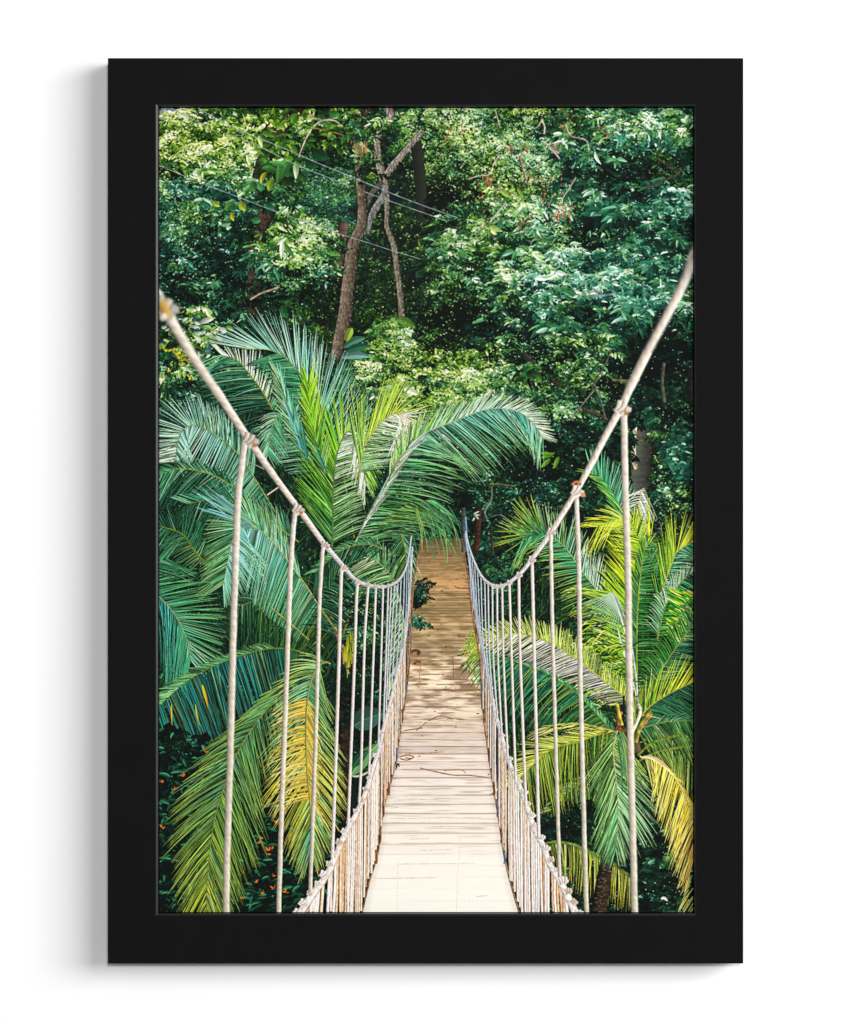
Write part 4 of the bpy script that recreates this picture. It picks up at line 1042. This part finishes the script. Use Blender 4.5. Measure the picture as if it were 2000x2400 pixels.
    # pale drooping blade over the centre
    frond([(1495, 1650), (1490, 1580), (1478, 1500), (1463, 1444), (1450, 1408), (1436, 1388)], dict(len=(90, 100, 110), ang=(60, 50, 40), g=(-.03, .08), c=[(60, 110, 30), LI, (110, 160, 50)], t=(196, 200, 70), a=.1), None, 3.2, 3.4, rach=((206, 214, 190), 5))
    a = np.radians(np.linspace(96, 158, 15))
    p = A(1438, 1390) + np.stack([np.linspace(16, -4, 15), np.linspace(22, 0, 15)], -1)
    ribbons(p, p + np.stack([np.cos(a), np.sin(a)], -1) * 30, p + np.stack([np.cos(a), np.sin(a)], -1) * rng.uniform(60, 84, (15, 1)), 3, A(200, 214, 190), A(110, 160, 130), 'blade', .15)
    ribbons([(1438, 1392), (1448, 1470), (1460, 1510)], [(1458, 1440), (1462, 1530), (1476, 1560)], [(1470, 1500), (1486, 1600), (1494, 1640)], [7, 6, 6], A(170, 196, 180), A(226, 224, 200), 'leaf', .22, mottle=.3)
    # tangle of lit leaflets at the heart
    n = 420
    p = np.stack([rng.normal(1402, 46, n), rng.normal(1560, 50, n)], -1)
    p = p[np.argsort(p[:, 1] + rng.normal(0, 20, len(p)))]
    a = rng.normal(2.75, .35, n)
    l = rng.uniform(16, 46, n)
    d = np.stack([np.cos(a) * l, np.sin(a) * l], -1)
    c = np.asarray([(40, 90, 26), (86, 140, 30), (168, 190, 40), (220, 220, 110), (232, 230, 190), (20, 56, 24)], np.float32)[rng.choice(6, n, p=[.24, .22, .2, .1, .06, .18])]
    ribbons(p, p + d * .5 - A(0, 5), p + d, rng.uniform(2.4, 4.2, n), c * .9, c * 1.05, 'blade', .18)
    # long left frond, pale below
    frond([(1500, 1690), (1460, 1632), (1413, 1594), (1358, 1549), (1299, 1512), (1256, 1493), (1210, 1484), (1165, 1488), (1126, 1500), (1100, 1530)],
          dict(len=(50, 92, 50), ang=(50, 54, 34), g=(-.04, .08), c=[OL, (150, 150, 140), (206, 196, 190), (186, 196, 130), (210, 206, 70)], t=(196, 186, 170), hi=.2, a=.1, lo=.22), dict(len=(40, 56, 30), ang=(50, 60, 40), g=(.02, .02), c=[LY, (140, 170, 60), (150, 180, 70), (170, 190, 90)], t=(196, 206, 130), a=.1), 3.2, 3.1, rach=((206, 196, 90), 3.2))
    frond([(1470, 1760), (1413, 1690), (1358, 1631), (1321, 1603), (1276, 1576), (1220, 1556), (1170, 1540), (1124, 1524)],
          dict(len=(60, 120, 60), ang=(70, 70, 40), g=(.06, .30), c=[OL, (40, 96, 44), G1, (30, 100, 80), G3], t=(70, 130, 80), hi=.10, hc=(206, 196, 60), a=.06), dict(len=(30, 20, 10), ang=(40, 30), c=[G2, G2], t=G3, a=.1), 2.8, 3.2, rach=((110, 140, 50), 3))
    p = A(1122, 1512) + rng.normal(0, 1, (30, 2)) * A(10, 26)
    ribbons(p, p + A(-10, 8), p + A(-22, 26), 2.8, A(110, 150, 60), A(190, 190, 70), 'blade', .15)
    # right: lime arch
    frond([(1478, 1712), (1500, 1680), (1530, 1650), (1575, 1622), (1640, 1592)], dict(len=(70, 96, 90), ang=(40, 38, 30), g=(.02, -.02), c=[(60, 110, 40), LI, LY, (206, 206, 40)], t=(206, 206, 60), hi=.12), dict(len=(60, 104, 100), ang=(50, 56, 50), g=(.02, .20), c=[OL, G1, TD, G1], t=(70, 130, 80), hi=.06), 3, 3.2, rach=((196, 180, 70), 4))
    frond([(1480, 1710), (1520, 1702), (1570, 1690), (1640, 1690)], dict(len=(30, 40, 30), ang=(40, 30), c=[G1, G2], t=G3), dict(len=(60, 90, 80), ang=(60, 60), g=(0, .36), c=[G1, (50, 100, 40)], t=(150, 170, 60)), 3, 3)
    # heart of the palm: fibre and stalks
    stroke(spline([(1478, 1700), (1486, 1730), (1492, 1764)], 20), 22, (74, 62, 44), .4, rough=.7)
    for p, w, c in [([(1452, 1700), (1450, 1680), (1456, 1668)], 10, (186, 106, 62)), ([(1444, 1706), (1456, 1712), (1466, 1716)], 10, (150, 76, 40)), ([(1446, 1650), (1452, 1680), (1458, 1700)], 8, (190, 176, 60)), ([(1462, 1630), (1462, 1690)], 4, (34, 20, 16)),
                    ([(1490, 1740), (1502, 1700), (1524, 1666)], 9, (150, 150, 56)), ([(1500, 1710), (1520, 1684), (1528, 1672)], 4, (190, 130, 70)), ([(1480, 1720), (1500, 1672), (1496, 1650)], 8, (232, 224, 190)), ([(1494, 1770), (1530, 1740), (1590, 1722)], 6, (110, 130, 40)), ([(1496, 1784), (1540, 1762), (1600, 1750)], 5, (120, 136, 50))]:
        stroke(spline(p, 24), w, c, .4, rough=.5)
    # lower left frond, olive with yellow
    frond([(1445, 1716), (1400, 1722), (1358, 1738), (1303, 1752), (1263, 1780), (1212, 1830)], dict(len=(50, 120, 60), ang=(70, 76, 40), g=(.05, .36), c=[(50, 96, 40), OL, (110, 140, 50), (60, 110, 60)], t=(150, 150, 50), hi=.1, hc=(226, 180, 40)), dict(len=(60, 80, 70), ang=(30, 26, 20), g=(-.05, .02), c=[LY, LY, (206, 196, 90)], t=(210, 206, 120)), 2.9, 3.2, rach=((190, 186, 70), 3))
    frond([(1448, 1716), (1400, 1704), (1350, 1696), (1300, 1700)], dict(len=(20, 60, 70), ang=(14, 10), g=(-.06, .12), c=[LY, (210, 206, 90)], t=(216, 206, 130)), dict(len=(10, 20, 30), ang=(10, 10), c=[LY], t=PA), 3.4, 3.2, rach=((206, 200, 100), 3))
    # broken front frond
    frond([(1447, 1712), (1440, 1735), (1437, 1763), (1442, 1811), (1448, 1866), (1448, 1930), (1444, 1986)], dict(len=(110, 124, 40), ang=(64, 40, 14), g=(.03, .22), c=[LY, G3, (110, 156, 110), (90, 140, 80)], t=(150, 176, 130), hi=.14), dict(len=(100, 126, 50), ang=(30, 30, 14), g=(-.05, .14), c=[(90, 140, 60), (120, 160, 80), G3, G2], t=(96, 140, 80), hi=.08), 3.0, 3.8, rach=((190, 196, 120), 4))
    n = 60
    p = np.stack([rng.uniform(1446, 1462, n), rng.uniform(1712, 1740, n)], -1)
    e = p + np.stack([rng.uniform(2, 34, n), rng.uniform(60, 130, n)], -1)
    c = np.asarray([(110, 150, 80), (84, 130, 80), (140, 168, 90), (60, 110, 70)], np.float32)[rng.integers(0, 4, n)]
    ribbons(p, (p + e) / 2 + A(8, -8), e, 3.6, c, c * 1.05, 'blade', .18)
    # yellow frond
    frond([(1500, 1772), (1508, 1776), (1541, 1782), (1578, 1818), (1607, 1866), (1624, 1920), (1632, 1990)], dict(len=(20, 30, 30), ang=(16, 20), c=[YE, YE], t=(200, 160, 60)), dict(len=(70, 112, 90), ang=(76, 46, 24), g=(-.02, .22), c=[(206, 200, 90), (236, 200, 60), (228, 176, 44), (200, 140, 60)], t=(236, 206, 110), hi=.2, hc=(250, 236, 170)), 2.7, 3.4, rach=((236, 214, 130), 3.4))
    ribbons([(1506, 1774), (1520, 1776)], [(1540, 1768), (1556, 1784)], [(1580, 1816), (1590, 1832)], [9, 7], A(240, 228, 180), A(236, 206, 110), 'leaf', .08, mottle=.2)


# ---- ropes
ML = [(345, 660, 34), (374, 702, 32), (420, 783, 27), (470, 862, 25), (520, 935, 22), (583, 1030, 20), (640, 1112, 17), (698, 1190, 15), (732, 1236, 13), (762, 1277, 12), (785, 1304, 11), (808, 1331, 10), (826, 1352, 9), (845, 1365, 8.5), (865, 1371, 8), (890, 1375, 7.4), (912, 1372, 6.6), (930, 1363, 6), (944, 1346, 5), (954, 1322, 4), (960, 1290, 3.4), (964, 1256, 3)]
MR = [(1634, 578, 28), (1624, 602, 27), (1604, 660, 25.5), (1562, 742, 24), (1520, 820, 23), (1475, 912, 22), (1457, 952, 21), (1420, 1020, 18.5), (1385, 1088, 17), (1351, 1150, 15.5), (1318, 1204, 13.5), (1290, 1250, 12.5), (1265, 1285, 11.5), (1245, 1312, 10), (1228, 1334, 9), (1212, 1350, 8.4), (1192, 1365, 7.6), (1174, 1373, 7), (1156, 1371, 6.4), (1140, 1362, 5.6), (1124, 1342, 5), (1110, 1312, 4.4), (1099, 1280, 3.6), (1091, 1244, 3)]
ROPE = .88
VL = [[(577, 1030), (572, 1050), (559, 1156), (554, 1266), (548, 1448), (545, 1560), (543, 1646), (539, 1793), (532, 2012), (530, 2144)], [(694, 1196), (690, 1215), (682, 1320), (675, 1500), (667, 1719), (660, 1902), (653, 2144)], [(759, 1282), (756, 1296), (749, 1412), (746, 1520), (738, 1793), (727, 2092)],
      [(803, 1336), (800, 1350), (796, 1500), (788, 1756), (779, 2010)], [(838, 1366), (835, 1420), (832, 1520), (823, 1756), (816, 1936)], [(863, 1374), (859, 1430), (854, 1520), (847, 1780), (842, 1880)], [(881, 1378), (876, 1520), (865, 1815)], [(898, 1378), (894, 1520), (887, 1750)],
      [(910, 1376), (905, 1530), (899, 1690)], [(917, 1373), (910, 1530), (905, 1665)], [(925, 1368), (917, 1500), (910, 1640)], [(933, 1364), (926, 1480), (918, 1615)], [(940, 1354), (935, 1480), (928, 1580)], [(948, 1340), (945, 1440), (938, 1540)], [(954, 1320), (952, 1420), (948, 1500)], [(958, 1300), (957, 1400), (954, 1460)], [(962, 1280), (962, 1390)]]
WL = [18, 13, 10.5, 8.6, 7.4, 6.4, 5.6, 4.8, 4, 3.6, 3.2, 3, 2.8, 2.6, 2.2, 2, 2]
VR = [[(1461, 958), (1463, 990), (1466, 1156), (1472, 1339), (1474, 1520), (1479, 1793), (1483, 1939), (1488, 2144)], [(1351, 1156), (1352, 1190), (1357, 1339), (1359, 1520), (1366, 1829), (1375, 2144)], [(1291, 1252), (1293, 1375), (1296, 1520), (1304, 1793), (1312, 2056)], [(1247, 1314), (1252, 1520), (1263, 1962)], [(1216, 1352), (1219, 1530), (1233, 1888)], [(1194, 1370), (1199, 1536), (1209, 1832)],
      [(1177, 1377), (1180, 1536), (1190, 1774)], [(1165, 1377), (1167, 1536), (1176, 1722)], [(1154, 1374), (1156, 1536), (1166, 1685)], [(1144, 1368), (1147, 1530), (1156, 1648)], [(1136, 1360), (1140, 1520), (1150, 1624)], [(1127, 1348), (1132, 1500), (1142, 1590)], [(1119, 1334), (1126, 1480), (1134, 1550)], [(1112, 1318), (1119, 1440), (1126, 1510)], [(1106, 1304), (1113, 1400), (1118, 1470)], [(1101, 1288), (1107, 1370), (1111, 1430)], [(1096, 1270), (1102, 1350), (1105, 1400)]]
WR = [18, 12.5, 10, 8.4, 7.2, 6.2, 5.4, 4.8, 4.2, 3.6, 3.2, 2.8, 2.6, 2.4, 2.2, 2, 2]
LL = [(700, 2144, 17), (729, 2100, 16), (766, 2048, 14), (788, 2001, 13), (810, 1950, 12), (835, 1906, 11.5), (857, 1855, 10.5), (876, 1793, 9.5), (890, 1749, 8.5), (899, 1705, 8), (916, 1639, 7), (929, 1584, 6.4), (944, 1520, 5.6), (952, 1470, 5), (958, 1410, 4), (962, 1350, 3.4), (966, 1280, 3)]
LR = [(1350, 2144, 17), (1344, 2129, 17), (1311, 2062, 15), (1289, 2027, 14), (1271, 1979, 13), (1252, 1942, 12.5), (1234, 1888, 12), (1216, 1840, 11), (1190, 1778, 10), (1172, 1712, 9), (1157, 1657, 8), (1141, 1573, 7), (1126, 1500, 6), (1115, 1430, 5), (1106, 1360, 4), (1097, 1300, 3.4), (1090, 1250, 3)]
CORD = (234, 218, 206)


def net(low, edge, left):
    """The close wall of cords between the low rope and the planks."""
    lo = np.array([(a, b) for a, b, _ in low])
    ed = np.array(edge)
    lo, ed = lo[np.argsort(lo[:, 0])], ed[np.argsort(ed[:, 0])]
    xs = [718 if left else 1338]
    while (xs[-1] < 963) if left else (xs[-1] > 1104):
        dep = abs(xs[-1] - (968 if left else 1100)) / 250
        step = rng.uniform(.6, 1.3) * (1.8 + 5.0 * dep)
        xs.append(xs[-1] + (step if left else -step))
    for i, x in enumerate(xs[::-1] if True else xs):
        dep = abs(x - (968 if left else 1100)) / 250
        yt = np.interp(x, lo[:, 0], lo[:, 1])
        yb = np.interp(x, ed[:, 0], ed[:, 1])
        inb = ed[0, 0] <= x <= ed[-1, 0]
        if not inb:
            yb = 2150
        yb = yb + rng.uniform(-16, 6) * (.3 + dep)
        w = 1.8 + 5.4 * dep * rng.uniform(.7, 1.15)
        pal = [(250, 232, 216), (228, 192, 160), (196, 150, 112), (254, 242, 230), (216, 172, 134), (232, 218, 214)]
        c = np.array(pal[rng.choice(6, p=[.36, .16, .05, .3, .07, .06])], float) * np.interp(yt, [1350, 1500, 1650, 1900], [.7, .86, 1.06, 1.14])
        lean = (-5 if left else 5) * dep + rng.normal(0, .8 + 1.6 * dep)
        mid = [(x, yt), (x + lean * .4 + rng.normal(0, .7), yt * .5 + yb * .5), (x + lean, yb)]
        q = spline(mid, 24)
        if rng.random() < .06 + .10 * dep:
            continue
        stroke(q, w * 1.15, c * A(.82, .69, .58), .1, rough=.5)
        stroke(q + A(-.3 if left else .3, 0), w, c, .26, twist=.05, rough=.22, pitch=2)
        # darker fibre showing between turns
        if rng.random() < .4:
            stroke(q + A(w * .36 * (1 if left else -1), 0), max(.8, w * .16), (204, 156, 116), .2, rough=.8)


def ropes():
    # net walls and rails
    for low, edge, left in ((LL, LE, True), (LR, RE, False)):
        # shade at the foot of the net
        e = np.array(edge, float)
        k = e[:, 1] > 1400
        stroke(spline(e[k], 90), 3.5, (150, 112, 78), .2, rough=.6)
        net(low, edge, left)
        e2 = [(x + (2 if left else -2), y) for x, y in edge if y < 1700]
        stroke(spline(e2, 60), np.linspace(1.6, 3, 60), (150, 104, 66), .3, rough=.6)
        for yy in (1480, 1610, 1680, 1770, 1850, 1900, 1960, 2010):
            x = np.interp(yy, e[:, 1], e[:, 0])
            stroke(spline([(x - 1, yy - 18), (x + 1, yy), (x, yy + 14)], 12), 2.6 + (yy - 1480) / 300, (96, 112, 140) if rng.random() < .6 else (130, 80, 46), .3, rough=.5)
        q = spline(low, 200)
        stroke(q[:, :2] + A(1.2, 1.6), q[:, 2] * 1.02, (196, 164, 140), .2, rough=.4)
        stroke(q[:, :2] + rng.normal(0, .3, (200, 2)), q[:, 2] * .92, (255, 240, 228), .2, twist=.07, rough=.18, pitch=1.6, col2=(176, 186, 200))
        qq, _ = even(low, 34)
        for x, y, w in qq:
            if y > 1400:
                s_ = rng.uniform(.45, .75)
                knot(x + (-w * .35 if left else w * .4) + rng.normal(0, .6), y - w * .3, w * s_, (255, 238, 228) if rng.random() < .7 else (232, 208, 192), ang=rng.uniform(-.4, 1.4))
    # uprights and hand ropes: the far ones sharp
    for V, Wd in ((VL, WL), (VR, WR)):
        for k in range(len(V) - 1, 2, -1):
            far = np.interp(Wd[k], [2, 6], [1, 0])
            c = mix(CORD, (164, 186, 206), far * .8)
            q = spline(V[k], 80)
            stroke(q, Wd[k] * .94, c * .72, .1)
            stroke(q, Wd[k] * .84, c, .26, twist=.05 if Wd[k] > 4 else 0, rough=.10, pitch=1.4)
    for M in (ML, MR):
        q = spline(M, 300)
        f = q[:, 1] > 1215 if True else None
        idx = np.where(q[:, 2] < 14.5)[0]
        stroke(q[idx, :2] + A(.6, 1.2), q[idx, 2] * 1.1, (120, 104, 92), .1)
        stroke(q[idx, :2], q[idx, 2] * .92, (238, 222, 208), .26, twist=.07, rough=.10, pitch=1.6, col2=(180, 196, 214))
    for x, y, r, d in [(762, 1276, 10, .5), (806, 1330, 9, 0), (839, 1364, 7.6, 0), (864, 1371, 6.6, 0), (881, 1374, 6, 0), (897, 1375, 5.4, 0), (911, 1372, 4.6, 0), (922, 1367, 4, 0), (934, 1360, 3.4, 0), (945, 1344, 3, 0), (955, 1318, 2.6, 0),
                       (1291, 1246, 11, .4), (1246, 1311, 9.4, 0), (1216, 1347, 8, 0), (1193, 1365, 7, 0), (1176, 1373, 6.2, 0), (1165, 1374, 5.6, 0), (1154, 1371, 5, 0), (1144, 1365, 4.4, 0), (1135, 1357, 3.8, 0), (1126, 1346, 3.4, 0), (1118, 1332, 3, 0), (1110, 1312, 2.8, 0)]:
        knot(x, y, r, (234, 218, 208), dirty=d)
    # near ropes: out of focus
    for r, items in ((1.3, [('v', VL[2], WL[2]), ('v', VR[2], WR[2]), ('v', VL[1], WL[1]), ('v', VR[1], WR[1])]), (2.6, [('v', VL[0], WL[0]), ('v', VR[0], WR[0])])):
        L4 = np.zeros((CH, CW, 4), np.float32)
        for _, v, w in items:
            q = spline(v, 120)
            q[:, 0] += np.sin(np.arange(120) * .7) * .3
            stroke(q, w * ROPE, (226, 212, 198), .32, L4, twist=.03, rough=.13, pitch=1.2, col2=(206, 196, 176))
        lay(L4, r, (500, 900, 800, 2150))
        lay(L4, r, (1240, 900, 1540, 2150))
    for r, lo_, hi_ in ((1.0, 13, 17.5), (2.4, 17, 23), (5.5, 22, 60)):
        L4 = np.zeros((CH, CW, 4), np.float32)
        for M in (ML, MR):
            q = spline(M, 400)
            idx = np.where((q[:, 2] >= lo_) & (q[:, 2] <= hi_))[0]
            if len(idx) > 2:
                stroke(q[idx, :2], q[idx, 2] * ROPE, (232, 216, 200), .40, L4, twist=.06, rough=.14, pitch=1.4, side=1 if M is MR else 1)
        if lo_ == 13:
            knot(698, 1192, 14, (222, 204, 190), L4, .5)
            knot(1352, 1150, 15, (240, 224, 212), L4)
            stroke([(1340, 1136), (1350, 1128), (1362, 1136)], 6, (206, 120, 88), .3, L4)
            stroke([(1362, 1160), (1372, 1160)], 9, (222, 150, 96), .3, L4)
        if lo_ == 17:
            knot(586, 1030, 19, (220, 204, 190), L4, .8)
            knot(1458, 955, 19, (242, 228, 214), L4, .4)
        if lo_ == 22:
            knot(386, 718, 30, (206, 200, 190), L4)
            stroke([(376, 706), (386, 724), (392, 744)], 22, (196, 160, 84), .3, L4)
            stroke([(378, 738), (386, 748)], 20, (230, 214, 200), .3, L4)
            knot(1624, 600, 14, (236, 222, 206), L4)
        lay(L4, r, (340, 540, 860, 1420))
        lay(L4, r, (1140, 480, 1640, 1420))
    # thin lines crossing at the far left rail
    for q, w, c in [([(927, 1372), (944, 1440), (948, 1490), (944, 1560)], 2, (190, 204, 180)), ([(575, 1080), (600, 1090), (620, 1100)], 1.6, (170, 166, 150)), ([(626, 1160), (652, 1142)], 3, (220, 200, 180))]:
        stroke(spline(q, 20), w, c, .3)


def paint_near_bits():
    # drooping leaflets of the frond by the left rail
    frond([(927, 1369), (941, 1428), (948, 1483), (946, 1540), (943, 1582)], None, dict(len=(50, 78, 50), ang=(48, 34), g=(-.04, .24), c=[G3, (130, 170, 110), (180, 196, 150), G2], t=(110, 160, 100), hi=.22), 3.2, 2.6, rach=((190, 196, 110), 2))
    frond([(955, 1420), (950, 1500), (944, 1580)], dict(len=(10, 10, 10), ang=(30, 20), c=[G2], t=G2), dict(len=(20, 30, 40), ang=(20, 10), c=[TE, G2, LI], t=LI), 4, 2.6, rach=None)
    # sprigs lying over the far planks
    foliage([(968, 1360), (1000, 1366), (1010, 1390), (985, 1410), (968, 1400)], 13, (6, 9), 3, (.2, .36), .16, .1, 'spray', .5, .8)
    foliage([(968, 1410), (988, 1410), (992, 1425), (970, 1430)], 12, (8, 11), 4, (.1, .22), .1, .1, 'spray', .5, .8)
    foliage([(968, 1440), (992, 1446), (996, 1474), (970, 1486)], 12, (6, 9), 3, (.2, .36), .16, .1, 'spray', .5, .8)
    # leaf tips of the arching frond over the end of the planks
    n = 26
    p = np.stack([rng.uniform(960, 1050, n), rng.uniform(1180, 1250, n)], -1)
    e = p + np.stack([rng.uniform(10, 40, n), rng.uniform(50, 105, n)], -1)
    c = np.asarray([G2, G3, (130, 160, 80), TE], np.float32)[rng.integers(0, 4, n)]
    ribbons(p, (p + e) / 2 + A(8, -8), e, 2.2, c, c * 1.15, 'blade', .14)
    # posts at the far end
    stroke([(1086, 1190), (1087, 1294)], 10, (70, 78, 78), .4, rough=.5)
    stroke([(1091, 1210), (1096, 1290)], 4, (120, 150, 170), .3, rough=.4)
    # pale leaves caught on the net
    ribbons([(902, 1614), (906, 1640), (910, 1604)], [(912, 1600), (912, 1624), (918, 1596)], [(922, 1592), (916, 1596), (920, 1612)], [7, 6, 6], A(210, 220, 190), A(200, 210, 40), 'leaf', .1)
    ribbons([(1098, 1560), (1104, 1590), (1100, 1540)], [(1110, 1575), (1112, 1600), (1115, 1535)], [(1122, 1600), (1118, 1640), (1130, 1530)], 3, A(80, 130, 40), A(150, 170, 50), 'blade', .1)


def paint_picture():
    paint_wood()
    paint_trunks()
    paint_canopy()
    paint_twigs()
    paint_cables()
    canvas[:] = canvas * .45 + blur(canvas, 1) * .55
    gx, gy = np.meshgrid(np.linspace(PX0, PX1, CW, dtype=np.float32), np.linspace(PY0, PY1, CH, dtype=np.float32))
    veil = (.13 * np.exp(-((gx - 930) / 150) ** 2 - ((gy - 560) / 190) ** 2))[..., None]
    canvas[:] = canvas * (1 - veil) + A(96, 108, 92) * veil
    del gx, gy, veil
    dark_fill()
    paint_deck()
    palms_left()
    palms_right()
    paint_near_bits()
    ropes()
    h, w = CH // 2, CW // 2
    img = canvas[:h * 2, :w * 2].reshape(h, 2, w, 2, 3).mean((1, 3))
    soft = blur(img, 2)
    img = img + .30 * (img - soft) + .03 * blur(np.clip(img - 150, 0, 105), 7)     # printer sharpening, and light that spills in the lens
    img = 255 * (np.clip(img, 0, 255) / 255) ** 1.04
    img = img + rng.normal(0, 2.2, img.shape[:2])[..., None]        # film grain
    return np.clip(img, 0, 255).astype(np.float32)


# ---------------------------------------------------------------- the print itself: one flat sheet on a thin board
pixels = paint_picture()
ph, pw = pixels.shape[:2]
rgba = np.ones((ph, pw, 4), np.float32)
rgba[..., :3] = pixels[::-1] / 255.0
img = bpy.data.images.new('jungle_print', pw, ph, alpha=False)
img.colorspace_settings.name = 'sRGB'
img.pixels.foreach_set(rgba.ravel())
img.update()
img.pack()

paper = bpy.data.materials.new('printed_paper')
paper.use_nodes = True
nt = paper.node_tree
bs = nt.nodes['Principled BSDF']
bs.inputs['Roughness'].default_value = .62
bs.inputs['Specular IOR Level'].default_value = .06
ti = nt.nodes.new('ShaderNodeTexImage')
ti.image = img
ti.extension = 'EXTEND'
uvn = nt.nodes.new('ShaderNodeUVMap')
uvn.uv_map = 'sheet'
gain = nt.nodes.new('ShaderNodeMixRGB')
gain.blend_type = 'MULTIPLY'
gain.inputs['Fac'].default_value = 1
gain.inputs['Color2'].default_value = (PRINT_GAIN, PRINT_GAIN, PRINT_GAIN, 1)
nt.links.new(uvn.outputs['UV'], ti.inputs['Vector'])
nt.links.new(ti.outputs['Color'], gain.inputs['Color1'])
nt.links.new(gain.outputs['Color'], bs.inputs['Base Color'])

PR = (374.0, 253.5, 1624.5, 2137.5)      # what shows of the sheet, in drawing units
YP = .0062                               # the sheet sits back inside the tray
q = (DIST + YP) / DIST
px0, pz1 = [c * q for c in at(PR[0], PR[1])]
px1, pz0 = [c * q for c in at(PR[2], PR[3])]
verts = ring(px0, pz0, px1, pz1, YP) + ring(px0, pz0, px1, pz1, .0124)
faces = [(0, 1, 2, 3), (4, 7, 6, 5)] + [(k, k + 4, (k + 1) % 4 + 4, (k + 1) % 4) for k in range(4)]
me = bpy.data.meshes.new('print')
me.from_pydata(verts, [], faces)
uv = me.uv_layers.new(name='sheet')
u0, u1 = (PR[0] - PX0) / (PX1 - PX0), (PR[2] - PX0) / (PX1 - PX0)
v1, v0 = 1 - (PR[1] - PY0) / (PY1 - PY0), 1 - (PR[3] - PY0) / (PY1 - PY0)
corner = {0: (u0, v0), 1: (u1, v0), 2: (u1, v1), 3: (u0, v1)}
me.materials.append(paper)
me.materials.append(board_mat)
for p in me.polygons:
    p.material_index = 0 if p.index == 0 else 1
    for li in p.loop_indices:
        uv.data[li].uv = corner[me.loops[li].vertex_index % 4]
sheet = bpy.data.objects.new('print', me)
COL.objects.link(sheet)
attach(sheet)
sheet['label'] = 'colour print of a rope bridge leading between coconut palms into dense jungle'
